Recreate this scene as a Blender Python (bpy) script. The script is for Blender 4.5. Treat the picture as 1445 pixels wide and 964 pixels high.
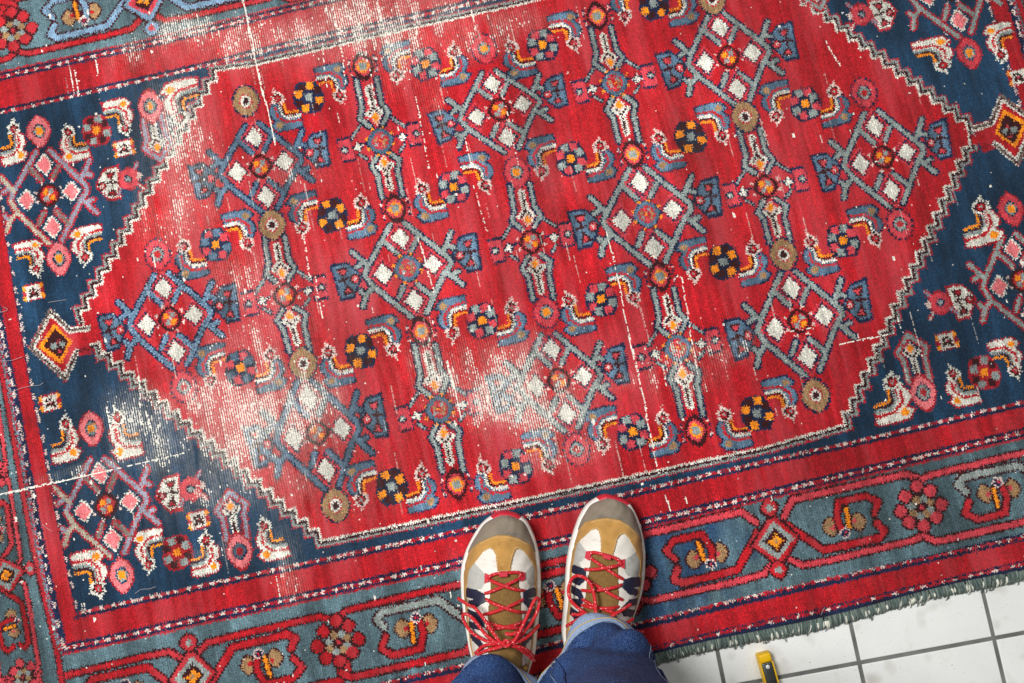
# A worn hand-knotted rug on a tiled floor, seen from above by the person standing on its edge.
import bpy, bmesh, math, random
import numpy as np
from mathutils import Matrix, Vector

for o_ in list(bpy.data.objects): bpy.data.objects.remove(o_)
scene = bpy.context.scene
LINK = scene.collection.objects.link

# ------------------------------------------------------------------ camera
cam_d = bpy.data.cameras.new('camera'); cam = bpy.data.objects.new('camera', cam_d); LINK(cam)
cam_d.sensor_width = 36.0; cam_d.lens = 36.0 * 1200 / 1445; cam_d.clip_start = .02; cam_d.clip_end = 60
cam.matrix_world = Matrix.Translation((0, 0, 1.288173)) @ Matrix.Rotation(0.107452, 4, 'X') @ Matrix.Rotation(0.020516, 4, 'Y')
scene.camera = cam
# ------------------------------------------------------------------ room light
world = bpy.data.worlds.new('World'); scene.world = world; world.use_nodes = True
bg = world.node_tree.nodes['Background']; bg.inputs[0].default_value = (1.0, .985, .96, 1); bg.inputs[1].default_value = .09
def area(name, loc, target, sx, sy, power, col):
    d = bpy.data.lights.new(name, 'AREA'); d.shape = 'RECTANGLE'; d.size = sx; d.size_y = sy; d.energy = power; d.color = col
    o = bpy.data.objects.new(name, d); LINK(o); o.location = loc
    o.rotation_euler = (Vector(target) - Vector(loc)).to_track_quat('-Z', 'Y').to_euler(); return o
area('ceiling_light', (-1.15, .5, 2.5), (0.1, 0.0, 0), 1.0, .7, 102, (1, .985, .96))
area('ceiling_light', (.9, 1.3, 2.7), (0.1, 0.1, 0), 1.2, .5, 16, (1, .985, .96))
vs = scene.view_settings; vs.view_transform = 'Standard'; vs.look = 'None'; vs.exposure = 0.0; vs.gamma = 1.0; vs.use_curve_mapping = False
scene.render.engine = 'CYCLES'

# ------------------------------------------------------------------ helpers
def new_mesh(name, verts, faces, mat, parent=None, smooth=True):
    me = bpy.data.meshes.new(name)
    if isinstance(verts, np.ndarray) and isinstance(faces, np.ndarray):
        nv, nf = len(verts), len(faces); k = faces.shape[1]
        me.vertices.add(nv); me.vertices.foreach_set('co', np.ascontiguousarray(verts, np.float32).ravel())
        me.loops.add(nf * k); me.loops.foreach_set('vertex_index', np.ascontiguousarray(faces, np.int32).ravel())
        me.polygons.add(nf); me.polygons.foreach_set('loop_start', np.arange(0, nf * k, k, dtype=np.int32))
        me.update(calc_edges=True)
    else:
        me.from_pydata([tuple(map(float, v)) for v in verts], [], [tuple(map(int, f)) for f in faces]); me.update()
    me.polygons.foreach_set('use_smooth', [smooth] * len(me.polygons))
    me.materials.append(mat)
    o = bpy.data.objects.new(name, me); LINK(o)
    if parent is not None: o.parent = parent
    return o
def empty(name, loc=(0, 0, 0), rz=0.):
    o = bpy.data.objects.new(name, None); LINK(o); o.location = loc; o.rotation_euler.z = rz; o.empty_display_size = .05; return o
def tag(o, label=None, cat=None, group=None, kind=None):
    for k_, v_ in (('label', label), ('category', cat), ('group', group), ('kind', kind)):
        if v_: o[k_] = v_
    return o
def srgb(r, g, b):
    return tuple((c / 255 / 12.92 if c / 255 <= .04045 else ((c / 255 + .055) / 1.055) ** 2.4) for c in (r, g, b)) + (1,)
def mat(name, col=None, rough=.6, noise=0., nscale=200., bump=0., bscale=400., metal=0., sheen=0., col2=None, detail=4., spec=.5, coords='Object'):
    m = bpy.data.materials.new(name); m.use_nodes = True; nt = m.node_tree; b = nt.nodes['Principled BSDF']
    b.inputs['Roughness'].default_value = rough; b.inputs['Metallic'].default_value = metal; b.inputs['Specular IOR Level'].default_value = spec
    if sheen: b.inputs['Sheen Weight'].default_value = sheen; b.inputs['Sheen Roughness'].default_value = .5
    tc = nt.nodes.new('ShaderNodeTexCoord')
    if col is not None:
        if noise or col2:
            n = nt.nodes.new('ShaderNodeTexNoise'); n.inputs['Scale'].default_value = nscale; n.inputs['Detail'].default_value = detail
            nt.links.new(tc.outputs[coords], n.inputs['Vector'])
            r = nt.nodes.new('ShaderNodeMapRange'); r.inputs[1].default_value = .32; r.inputs[2].default_value = .68
            nt.links.new(n.outputs['Fac'], r.inputs[0])
            mx = nt.nodes.new('ShaderNodeMix'); mx.data_type = 'RGBA'
            c2 = col2 or tuple(min(1, c * (1 + noise)) for c in col[:3]) + (1,); c1 = col if col2 else tuple(c * (1 - noise) for c in col[:3]) + (1,)
            mx.inputs[6].default_value = c1; mx.inputs[7].default_value = c2
            nt.links.new(r.outputs[0], mx.inputs[0]); nt.links.new(mx.outputs[2], b.inputs['Base Color'])
        else: b.inputs['Base Color'].default_value = col
    if bump:
        n = nt.nodes.new('ShaderNodeTexNoise'); n.inputs['Scale'].default_value = bscale; n.inputs['Detail'].default_value = 3
        nt.links.new(tc.outputs[coords], n.inputs['Vector'])
        bp = nt.nodes.new('ShaderNodeBump'); bp.inputs['Strength'].default_value = bump; bp.inputs['Distance'].default_value = .001
        nt.links.new(n.outputs['Fac'], bp.inputs['Height']); nt.links.new(bp.outputs[0], b.inputs['Normal'])
    return m
def catmull(P, n=8, closed=False):
    P = np.asarray(P, float); Q = np.vstack([P[-1:], P, P[:2]]) if closed else np.vstack([2 * P[0] - P[1], P, 2 * P[-1] - P[-2]])
    out = []
    for i in range(1, len(Q) - 2):
        p0, p1, p2, p3 = Q[i - 1:i + 3]
        for t_ in np.linspace(0, 1, n, endpoint=False):
            out.append(.5 * (2 * p1 + (p2 - p0) * t_ + (2 * p0 - 5 * p1 + 4 * p2 - p3) * t_ ** 2 + (3 * p1 - p0 - 3 * p2 + p3) * t_ ** 3))
    if not closed: out.append(P[-1])
    return np.array(out)
def tube(P, r, seg=8, squash=1., closed=False):
    """verts, faces of a round cord along P (r: number or one radius per point)"""
    P = np.asarray(P, float); n = len(P); r = np.broadcast_to(np.asarray(r, float), (n,))
    T = np.gradient(P, axis=0) if not closed else np.roll(P, -1, 0) - np.roll(P, 1, 0)
    T /= np.maximum(np.linalg.norm(T, axis=1, keepdims=True), 1e-9)
    up = np.tile([0., 0, 1], (n, 1)); S = np.cross(T, up); bad = np.linalg.norm(S, axis=1) < .1
    S[bad] = np.cross(T[bad], [0, 1., 0]); S /= np.linalg.norm(S, axis=1, keepdims=True); N = np.cross(S, T)
    th = np.arange(seg) * 2 * np.pi / seg
    V = P[:, None] + r[:, None, None] * (np.cos(th)[None, :, None] * S[:, None] + squash * np.sin(th)[None, :, None] * N[:, None])
    F = []
    for i in range(n if closed else n - 1):
        j = (i + 1) % n
        for k_ in range(seg): a, b = i * seg + k_, i * seg + (k_ + 1) % seg; F.append((a, b, j * seg + (k_ + 1) % seg, j * seg + k_))
    if not closed: F += [tuple(range(seg))[::-1], tuple((n - 1) * seg + np.arange(seg))]
    return V.reshape(-1, 3), F
def tubes(name, paths, m, parent, seg=8, smooth=True):
    V, F, o = [], [], 0
    for P, r in paths:
        v, f = tube(P, r, seg); V.append(v); F += [tuple(int(i) + o for i in q) for q in f]; o += len(v)
    return new_mesh(name, np.vstack(V).tolist(), F, m, parent, smooth)

# ------------------------------------------------------------------ rug design
# Survey of the rug plane: picture measurements -> millimetres on the flat rug
# (x along the length, y across, origin at the centre of the field).
CAM_TX, CAM_TY, CAM_H = 0.107452, 0.020516, 1.288173
CAM_F = 1200.0 / 1445.0                      # focal length / picture width
RUG_X, RUG_Y, RUG_YAW = -0.00188, 0.29291, 0.227967
def cam_matrix():
    cx, sx, cy, sy = np.cos(CAM_TX), np.sin(CAM_TX), np.cos(CAM_TY), np.sin(CAM_TY)
    return np.array([[1, 0, 0], [0, cx, -sx], [0, sx, cx]]) @ np.array([[cy, 0, sy], [0, 1, 0], [-sy, 0, cy]])
CAM_R = cam_matrix()
def survey(p, z=0.0):
    """point of the place (metres) seen at a picture measurement, at height z"""
    p = np.atleast_2d(np.asarray(p, float))
    d = np.stack([(p[:, 0] - 722.5) / 1200, -(p[:, 1] - 482) / 1200, -np.ones(len(p))], 1) @ CAM_R.T
    t = (CAM_H - z) / -d[:, 2]
    return np.array([0, 0, CAM_H]) + d * t[:, None]
def P2R(p):
    w = survey(p)[:, :2] - [RUG_X, RUG_Y]
    c, s = np.cos(RUG_YAW), np.sin(RUG_YAW)
    return np.stack([w[:, 0] * c + w[:, 1] * s, -w[:, 0] * s + w[:, 1] * c], 1) * 1000

rng = np.random.default_rng(7)
KN = 1.8                                     # knot pitch, mm
XH, YT_, YB_ = 985.0, 646.0, -645.0
NX, NY = int(2 * XH / KN), int((YT_ - YB_) / KN)
PAL = dict(R=(158, 19, 28), r=(142, 17, 29), N=(20, 29, 56), S=(74, 98, 118), G=(124, 133, 130),
           W=(192, 190, 179), M=(50, 11, 18), O=(222, 128, 22), T=(142, 110, 76), P=(182, 56, 66),
           L=(206, 106, 110), K=(190, 168, 160), B=(20, 47, 70), D=(74, 96, 103), V=(126, 126, 140),
           U=(106, 134, 158), E=(108, 94, 88), H=(154, 146, 130))
KEYS = list(PAL); KI = {k: i for i, k in enumerate(KEYS)}
COL = np.full((NY, NX), KI['R'], np.uint8)
PID = np.zeros((NY, NX), np.int16)
GX, GY = np.meshgrid(-XH + (np.arange(NX) + .5) * KN, YB_ + (np.arange(NY) + .5) * KN)
TE = np.where(np.arange(NY) % 2 == 0, .42, -.42)[:, None] * KN; TF_ = np.where(np.arange(NX) % 2 == 0, .42, -.42)[None, :] * KN
JX = (GX + TE + rng.uniform(-.56, .56, GX.shape) * KN).astype(np.float32)      # knots make toothed edges
JY = (GY + TF_ + rng.uniform(-.56, .56, GX.shape) * KN).astype(np.float32)
PARTS = [dict(name='field', parent=None)]
cur = [0]
def part(name, parent=None, label=None):
    PARTS.append(dict(name=name, parent=parent, label=label)); cur[0] = len(PARTS) - 1
    return cur[0]
def box(x0, x1, y0, y1):
    a = max(0, int((x0 + XH) / KN) - 1); b = min(NX, int((x1 + XH) / KN) + 2)
    c = max(0, int((y0 - YB_) / KN) - 1); d = min(NY, int((y1 - YB_) / KN) + 2)
    return (slice(c, max(c, d)), slice(a, max(a, b)))
def put(s, m, col):
    COL[s][m] = KI[col]; PID[s][m] = cur[0]
def fill(pts, col):
    p = np.asarray(pts, float); s = box(p[:, 0].min(), p[:, 0].max(), p[:, 1].min(), p[:, 1].max())
    x, y = JX[s], JY[s]
    if x.size == 0: return
    m = np.zeros(x.shape, bool); q = np.roll(p, -1, 0)
    for (ax, ay), (bx_, by_) in zip(p, q):
        if ay == by_: continue
        c = (ay > y) != (by_ > y)
        m ^= c & (x < (bx_ - ax) * (y - ay) / (by_ - ay) + ax)
    put(s, m, col)
def stroke(pts, w, col, dash=None, closed=False):
    p = np.asarray(pts, float)
    if closed: p = np.vstack([p, p[:1]])
    acc = 0.
    for a, b in zip(p[:-1], p[1:]):
        L = np.hypot(*(b - a))
        if L < 1e-6: continue
        s = box(min(a[0], b[0]) - w, max(a[0], b[0]) + w, min(a[1], b[1]) - w, max(a[1], b[1]) + w)
        x, y = JX[s], JY[s]
        if x.size:
            t = np.clip(((x - a[0]) * (b[0] - a[0]) + (y - a[1]) * (b[1] - a[1])) / L / L, 0, 1)
            m = np.hypot(x - a[0] - t * (b[0] - a[0]), y - a[1] - t * (b[1] - a[1])) < w / 2
            if dash: m &= ((acc + t * L) % dash[0]) < dash[1]
            put(s, m, col)
        acc += L
def ell(cx, cy, rx, ry, col, dash=None, w=2.6):
    if dash:
        th = np.linspace(0, 2 * np.pi, 49)
        stroke(np.stack([cx + rx * np.cos(th), cy + ry * np.sin(th)], 1), w, col, dash); return
    s = box(cx - rx, cx + rx, cy - ry, cy + ry)
    x, y = JX[s], JY[s]
    put(s, ((x - cx) / rx) ** 2 + ((y - cy) / ry) ** 2 < 1, col)
class Tf:                                     # placement of a motif: linear map + offset
    def __init__(s, A, t): s.A = np.asarray(A, float); s.t = np.asarray(t, float); s.k = abs(np.linalg.det(s.A)) ** .5
    def __call__(s, p): return np.atleast_2d(np.asarray(p, float)) @ s.A.T + s.t
def draw(ops, tf, cm=None):
    cm = cm or {}
    for o in ops:
        c = cm.get(o[1], o[1])
        if c is None: continue
        if o[0] == 'f': fill(tf(o[2]), c)
        elif o[0] == 's': stroke(tf(o[3]), o[2] * tf.k, c)
        elif o[0] == 'd': stroke(tf(o[3]), o[2] * tf.k, c, o[4], True)
        elif o[0] == 'e':
            th = np.linspace(0, 2 * np.pi, 41)[:-1]; e_ = 1.3 if max(o[4], o[5]) > 6 else 1.05
            sc_ = lambda v: np.sign(v) * np.abs(v) ** e_
            g_ = 1 + (.035 * (-1) ** np.arange(40) + .03 if max(o[4], o[5]) > 9 else 0)
            fill(tf(np.stack([o[2] + o[4] * g_ * sc_(np.cos(th)), o[3] + o[5] * g_ * sc_(np.sin(th))], 1)), c)
        elif o[0] == 'ed':
            th = np.linspace(0, 2 * np.pi, 49)[:-1]
            stroke(tf(np.stack([o[2] + o[4] * np.cos(th), o[3] + o[5] * np.sin(th)], 1)), o[6] * tf.k, c, o[7], True)
def tracer(x0, y0, s, cx, cy):
    c = P2R((x0 + cx / s, y0 + cy / s))[0]
    def f(*pts): return P2R([(x0 + a / s, y0 + b / s) for a, b in pts]) - c
    f.k = 1 / s / .93
    return f
def Z(x0, y0, pts, s=6.425): return P2R([(x0 + a / s, y0 + b / s) for a, b in pts])
FX = np.diag([-1., 1.]); FY = np.diag([1., -1.]); I2 = np.eye(2); RO = -I2

# ---- templates --------------------------------------------------------------
t = tracer(480, 310, 6.425, 612, 440); k = t.k
BARS = [t((455, 45), (250, 435), (228, 505), (300, 605), (645, 885)), t((590, 30), (985, 345), (1003, 400), (945, 475), (780, 850)),
        t((115, 290), (260, 420)), t((295, 625), (235, 690), (212, 790)), t((945, 265), (1005, 110)), t((955, 470), (1110, 590)),
        t((200, 395), (150, 430)), t((240, 690), (190, 650)), t((975, 235), (1030, 250)), t((1010, 500), (1065, 470)),
        t((390, 185), (525, 305)), t((695, 170), (640, 285)), t((575, 605), (535, 710)), t((700, 590), (840, 700))]
CELLS = [t((535, 75), (620, 160), (575, 250), (470, 170)), t((385, 405), (465, 485), (410, 580), (312, 500)),
         t((830, 320), (915, 395), (855, 480), (757, 410)), t((660, 640), (750, 730), (695, 825), (597, 745))]
CELLC = np.array([c.mean(0) for c in CELLS])
def grow(p, g): c = p.mean(0); return c + (p - c) * g
DIA = [('s', 'N', 74 * k, b) for b in BARS] + [('s', 'G', 41 * k, b) for b in BARS]
DIA += [('d', 'P', 24 * k, grow(c, 1.62), (5.2, 2.9)) for c in CELLS]
DIA += [('d', 'N', 20 * k, grow(c, 1.28), (4.6, 2.9)) for c in CELLS] + [('f', 'W', grow(c, 1.1)) for c in CELLS]
ROS_D = [('e', 'M', 0, 0, 18.5, 19.5), ('e', 'R', 0, 0, 13, 14.5), ('f', 'O', [(-10, 1), (-1, 1), (-1, 10), (-9, 9)]), ('f', 'O', [(1, -1), (10, -1), (9, -9), (1, -10)]),
         ('f', 'G', [(1, 1), (9, 2), (8, 9), (1, 10)]), ('f', 'G', [(-1, -1), (-9, -2), (-8, -9), (-1, -10)]), ('e', 'K', 0, 0, 2, 2)]
ROS_D += [('e', 'K', 21.5 * np.cos(a), 22.5 * np.sin(a), 2.3, 2.3) for a in np.arange(8) * np.pi / 4 + .39]
ROS_G = [('e', 'N', 0, 0, 21.5, 22.5), ('e', 'S', 0, 0, 19.5, 20.5), ('e', 'R', 0, 0, 13.5, 14)] + \
        [('e', 'TGPTGPT'[i % 7], 8 * np.cos(a), 8.5 * np.sin(a), 3.1, 3.1) for i, a in enumerate(np.arange(7) * .9)] + [('e', 'O', 0, 0, 1.8, 2)]
ROS_G += [('e', 'O', 22 * np.cos(a), 23 * np.sin(a), 2.6, 2.3) for a in np.arange(8) * np.pi / 4 + .39]
SUN = [('e', 'M', 0, 0, 17, 24.5), ('e', 'P', 0, 0, 13, 16), ('e', 'O', 0, 0, 10, 11), ('f', 'G', [(-6, -6), (6, -6), (6, 6), (-6, 6)])] + \
      [('e', c, sx * x, sy * y, 2.6, 2.6) for x, y in ((20, 13), (21.5, 4)) for sx in (-1, 1) for sy in (-1, 1) for c in 'N'] + \
      [('e', 'K', sx * 20.5, sy * 10, 2.0, 2.2) for sx in (-1, 1) for sy in (-1, 1)]
TAN = [('ed', 'N', 0, 0, 20.5, 25.5, 4, (5, 3.2)), ('e', 'T', 0, 0, 20, 24), ('e', 'R', 0, 0, 10.5, 12), ('e', 'W', 0, 0, 8.6, 10), ('e', 'M', 0, 0, 5, 6)]
PNK = [('ed', 'N', 0, 0, 20, 25, 3.2, (6, 3)), ('e', 'P', 0, 0, 18, 22.5), ('e', 'N', 0, 0, 10.5, 11.5), ('e', 'G', 0, 0, 9, 10), ('f', 'O', [(-5.5, -5.5), (5.5, -5.5), (5.5, 5.5), (-5.5, 5.5)])]
RING = [('e', 'P', 0, 0, 18, 23), ('ed', 'N', 0, 0, 19.5, 24.5, 3.4, (8, 4.6)), ('e', 'N', 0, 0, 11.5, 12.5), ('e', 'G', 0, 0, 9.3, 10.3), ('e', 'R', 0, 0, 5.6, 6.2)]
OVAL = [('f', 'r', [(0, 28), (12, 19), (19, 7), (19, -7), (12, -19), (3, -28), (-6, -27), (-13, -17), (-20, -6), (-20, 8), (-12, 19)]),
        ('f', 'L', [(0, 26), (10, 18), (16.5, 6), (16.5, -6), (10, -17), (2, -26), (-5, -25), (-11, -16), (-17.5, -5), (-17.5, 7), (-10, 17)]),
        ('e', 'B', 0, 0, 10, 13), ('e', 'G', 0, 0, 8, 10), ('f', 'O', [(-5, -6), (5, -6), (5, 6), (-5, 6)])]
t = tracer(470, 190, 6.425, 425, 75); k = t.k
c1, c2 = t((398, 205), (345, 300), (402, 372), (444, 565)), t((515, 185), (602, 240), (584, 335), (628, 550))
STEM = [('s', 'W', 60 * k, t((484, 350), (520, 488))), ('s', 'M', 22 * k, t((480, 335), (514, 492))),
        ('s', 'W', 50 * k, t((415, 300), (478, 335), (532, 280))), ('s', 'M', 19 * k, t((428, 292), (480, 338), (520, 280))),
        ('f', 'K', t((452, 195), (512, 258), (468, 320), (405, 262))), ('f', 'O', t((455, 215), (495, 258), (465, 300), (425, 262)))]
COLUMN = [('s', 'N', 70 * k, c1), ('s', 'N', 70 * k, c2), ('s', 'G', 34 * k, c1), ('s', 'G', 34 * k, c2)] + STEM
COLV = t((565, 665))[0]
t = tracer(450, 60, 6.425, 540, 880); k = t.k
ARM = [('s', 'N', 44 * k, t((645, 672), (765, 748))), ('s', 'G', 20 * k, t((650, 675), (760, 745))), ('s', 'N', 40 * k, t((765, 905), (715, 975))), ('s', 'G', 18 * k, t((762, 910), (720, 970))),
       ('s', 'N', 22 * k, t((660, 840), (790, 820))), ('e', 'N', *t((742, 842))[0], 46 * k, 46 * k), ('f', 'W', t((742, 795), (760, 830), (792, 842), (760, 856), (742, 890), (724, 856), (695, 842), (724, 830))),
       ('f', 'N', t((770, 715), (895, 690), (930, 915), (805, 940))), ('f', 'P', t((782, 738), (893, 716), (922, 893), (812, 915))),
       ('e', 'N', *t((865, 812))[0], 40 * k, 42 * k), ('e', 'G', *t((865, 812))[0], 24 * k, 24 * k), ('e', 'W', *t((868, 812))[0], 12 * k, 12 * k)]
t = tracer(1040, 370, 6.425, 585, 540); k = t.k
SH0 = t((1050, 240), (1210, 190), (1280, 560), (1150, 585), (985, 435), (1000, 350))
SHIELD = [('f', 'N', SH0), ('f', 'S', grow(SH0, .84)), ('f', 'M', t((1070, 285), (1178, 258), (1168, 320), (1150, 350), (1110, 345))), ('f', 'P', t((1090, 300), (1160, 283), (1140, 335), (1115, 335))),
          ('f', 'M', t((1115, 530), (1130, 480), (1160, 445), (1205, 470), (1222, 525))), ('f', 'P', t((1140, 510), (1165, 465), (1200, 510))),
          ('e', 'M', *t((1060, 420))[0], 50 * k, 52 * k), ('e', 'P', *t((1060, 420))[0], 32 * k, 34 * k), ('e', 'K', *t((1060, 420))[0], 14 * k, 16 * k),
          ('s', 'M', 26 * k, t((1115, 385), (1205, 380))), ('s', 'M', 22 * k, t((1150, 350), (1165, 450)))]
t = tracer(560, 220, 9.179, 735, 400); k = t.k
CHECK = [('f', 'N', t((590, 210), (690, 195), (800, 178), (860, 235), (910, 330), (950, 400), (945, 490), (895, 595), (740, 625), (635, 610), (555, 525), (525, 430), (540, 270)))]
CHECK += [('f', c, t((x - 53, y - 41), (x + 41, y - 53), (x + 53, y + 41), (x - 41, y + 53))) for c, x, y in
          (('P', 640, 275), ('G', 747, 246), ('P', 842, 305), ('G', 600, 366), ('O', 736, 400), ('G', 880, 440), ('P', 626, 496), ('G', 700, 552), ('P', 830, 528))]
BODY = t((225, 585), (268, 500), (335, 515), (350, 620), (465, 700), (625, 660), (668, 775), (560, 812), (420, 842), (340, 850), (260, 785), (325, 725), (238, 660))
HEADC = t((322, 425))[0]
HOOK = [('d', 'N', 42 * k, BODY, (99, 99)), ('f', 'S', BODY), ('s', 'R', 34 * k, t((298, 545), (318, 652), (442, 730), (634, 702))),
        ('s', 'W', 40 * k, t((362, 515), (385, 620), (468, 678), (620, 645))), ('s', 'M', 26 * k, t((375, 510), (408, 612), (452, 642), (608, 614))),
        ('s', 'O', 28 * k, t((405, 480), (435, 588), (460, 604), (595, 582))), ('e', 'T', *t((360, 775))[0], 52 * k, 48 * k)]
HEAD = [('f', 'K', t((262, 280), (320, 330), (400, 360), (430, 450), (370, 490), (300, 500), (230, 480), (262, 440), (225, 400), (280, 360))),
        ('f', 'M', t((310, 345), (350, 380), (400, 410), (372, 460), (335, 495), (275, 455), (265, 395))), ('e', 'R', *HEADC, 44 * k, 44 * k), ('e', 'G', *HEADC, 16 * k, 20 * k)]
HOOK = HOOK + HEAD
BODYC = t((560, 735))[0]
CORNER = dict(N='r', S='W', T='O', W='G', G='V', K='W')          # recolouring of motifs on the blue corners
HCM = dict(N='r', S='W', W='G', T='O', K='W')
# border: medallion with its right-hand scrolls, and the rosette
t = tracer(1090, 660, 6.425, 50, 715); k = t.k
def line(p, w, c, o='M', g=34): return [('s', o, (w + g) * k, p), ('s', c, w * k, p)]
BTOP = line(t((115, 470), (185, 318), (1190, 88), (1285, 130), (1325, 240)), 52, 'P')
BBOT = line(t((150, 865), (285, 930), (500, 890), (1285, 702), (1360, 640)), 46, 'P')
BARM = line(t((150, 560), (260, 640), (470, 790), (960, 682), (1008, 612), (935, 545)), 56, 'R')
BHOOK = line(t((625, 605), (578, 500), (592, 345), (835, 288), (945, 345), (912, 455)), 50, 'R') + line(t((660, 410), (690, 575)), 34, 'O')
BLEAF = [('e', 'M', *t((530, 575))[0], 76 * k, 96 * k), ('e', 'T', *t((530, 575))[0], 60 * k, 80 * k), ('e', 'P', *t((552, 580))[0], 24 * k, 20 * k),
         ('e', 'M', *t((768, 530))[0], 76 * k, 92 * k), ('e', 'T', *t((768, 530))[0], 60 * k, 76 * k), ('e', 'P', *t((738, 525))[0], 22 * k, 22 * k)]
BFLO = [('e', 'K', *t((655, 632))[0], 52 * k, 50 * k), ('e', 'N', *t((655, 632))[0], 36 * k, 36 * k), ('e', 'P', *t((655, 632))[0], 14 * k, 16 * k)]
BHALF = BTOP + BBOT + BARM + BLEAF + BHOOK + BFLO
t = tracer(930, 690, 6.425, 1085, 520)
XP = t((1042, 268), (1292, 480), (1128, 760), (872, 560))
BXM = [('f', 'M', grow(XP, 1.13)), ('f', 'R', XP), ('f', 'G', t((1060, 335), (1250, 490), (1110, 690), (915, 550))), ('f', 'M', t((1072, 398), (1195, 502), (1105, 640), (972, 520))),
       ('f', 'O', t((1080, 448), (1120, 490), (1170, 512), (1120, 545), (1095, 598), (1060, 560), (1005, 525), (1060, 500))), ('e', 'T', *t((1085, 522))[0], 20 * k, 20 * k)]
for c_ in ((1025, 212), (1112, 785)):
    BXM += [('e', 'M', *t(c_)[0], 92 * k, 92 * k), ('e', 'R', *t(c_)[0], 72 * k, 72 * k), ('e', 'G', *t(c_)[0], 30 * k, 34 * k)]
t = tracer(1245, 630, 6.425, 335, 605)
BROS = [('e', 'M', 0, 0, 128 * k, 150 * k)]
PET = [(295, 410), (415, 455), (515, 575), (465, 690), (355, 770), (225, 740), (145, 640), (190, 505)]
BROS += [('e', 'M', *t(c_)[0], 72 * k, 72 * k) for c_ in PET] + [('e', 'P', *t(c_)[0], 54 * k, 54 * k) for c_ in PET]
BROS += [('e', 'TG'[i % 2], *t(c_)[0], 36 * k, 34 * k) for i, c_ in enumerate([(290, 540), (355, 525), (410, 560), (415, 625), (380, 662), (320, 685), (260, 655), (245, 595)])] + [('e', 'P', 0, 0, 22 * k, 20 * k)]
BRC = P2R((1245 + 335 / 6.425, 630 + 605 / 6.425))[0] - P2R((1090 + 50 / 6.425, 660 + 715 / 6.425))[0]

# ---- ground: field, corners, borders --------------------------------------
def hline(pts, w, col, dash=None, off=0.):
    p = np.asarray(pts, float) + [0, off]; stroke(p, w, col, dash)
top1 = np.array([(-795, 398), (-632, 396.5), (-452, 395), (-346, 398), (-220, 399), (-36, 400), (300, 399), (795, 398)])
bot1 = np.array([(-788, -395), (-677, -395.5), (-472, -398), (-258, -402), (-88, -404), (49, -405.5), (288, -405), (412, -407), (666, -406), (795, -406)])
left1 = np.array([(-792, 398), (-791, 244), (-792, 92), (-792, -49), (-788, -139), (-783, -287), (-779, -395)])
right1 = left1 * [-1, 1]
top2 = np.array([(-830, 457), (-655, 455), (-523, 452.5), (-335, 456), (-242, 459), (830, 457)])
bot2 = np.array([(-812, -440), (-750, -442), (-609, -443), (-486, -445), (-227, -448), (101, -452), (290, -452), (544, -450), (815, -448)])
left2 = np.array([(-828, 460), (-824, 44), (-819, -132), (-816, -288), (-809, -440)])
right2 = left2 * [-1, 1]
border = part('main_border', None, 'slate blue main border with red meander and leaf scrolls')
fill([(-XH, YB_), (XH, YB_), (XH, YT_), (-XH, YT_)], 'D')
outer = part('outer_guard', None, 'crimson outer band edged with navy')
def ring(x0, y0, x1, y1, c):
    fill([(-XH, YB_), (XH, YB_), (XH, y0), (-XH, y0)], c); fill([(-XH, y1), (XH, y1), (XH, YT_), (-XH, YT_)], c)
    fill([(-XH, y0), (x0, y0), (x0, y1), (-XH, y1)], c); fill([(x1, y0), (XH, y0), (XH, y1), (x1, y1)], c)
ring(-928, -590, 928, 592, 'N'); ring(-940, -601, 940, 603, 'R'); ring(-968, -628, 968, 630, 'N')
def dashes(p, w, c1, c2, per, duty, jit=.35):
    """irregular two-colour dashed line"""
    stroke(p, w, c1)
    p = np.asarray(p, float); seg = np.hypot(*np.diff(p, axis=0).T); cum = np.r_[0, np.cumsum(seg)]; s = rng.uniform(0, per)
    while s < cum[-1]:
        l = per * duty * rng.uniform(1 - jit, 1 + jit)
        q = [(np.interp(v, cum, p[:, 0]), np.interp(v, cum, p[:, 1])) for v in (s, min(s + l, cum[-1]))]
        a, b = np.array(q); d = (b - a) / max(np.hypot(*(b - a)), 1e-6); n = np.array([-d[1], d[0]]) * w * .5
        fill([a - n, b - n, b + n, a + n], c2)
        s += per * rng.uniform(1 - jit, 1 + jit)
b3 = np.array([(-926, -594), (300, -592), (640, -597), (926, -596)])
for p in (b3, b3 * [1, -1]):
    dashes(p, 5, 'r', 'N', 11, .5); dashes(p + [0, 1], 2.4, 'r', 'K', 19, .3, .6)
l3 = np.array([(-933, -590), (-933, 592)])
for p in (l3, l3 * [-1, 1]): dashes(p, 4, 'N', 'K', 20, .5)
b4 = np.array([(-965, -632), (965, -633)])
for p in (b4, b4 * [1, -1]): dashes(p, 4, 'r', 'K', 22, .25, .6); dashes(p + [0, 2.2 * np.sign(-p[0, 1])], 2, 'N', 'r', 14, .5)
inner = part('inner_guard', None, 'crimson inner band between dashed navy stripes')
allp = lambda T_, R_, B_, L_: np.vstack([T_, R_, B_[::-1], L_[::-1]])
rect2 = allp(top2, right2, bot2, left2); rect1 = allp(top1, right1, bot1, left1)
fill(allp(top2 + [0, 9], right2 + [9, 0], bot2 - [0, 9], left2 - [9, 0]), 'D')
fill(allp(top2 + [0, 9.5], right2 + [7, 0], bot2 - [0, 9.5], left2 - [7, 0]), 'r')
fill(allp(top2 + [0, 6.4], right2 + [5.5, 0], bot2 - [0, 6.4], left2 - [5.5, 0]), 'N')
fill(allp(top2 - [0, 6.6], right2 - [6, 0], bot2 + [0, 6.6], left2 + [6, 0]), 'R')
for p in (top2, bot2): dashes(p, 4.4, 'r', 'K', 15.5, .42)
for p in (left2, right2): dashes(p, 3.2, 'N', 'K', 21, .55, .3)
for p in (left2 - [5, 0], right2 + [5, 0]): dashes(p, 3, 'V', 'r', 10, .5)
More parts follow.
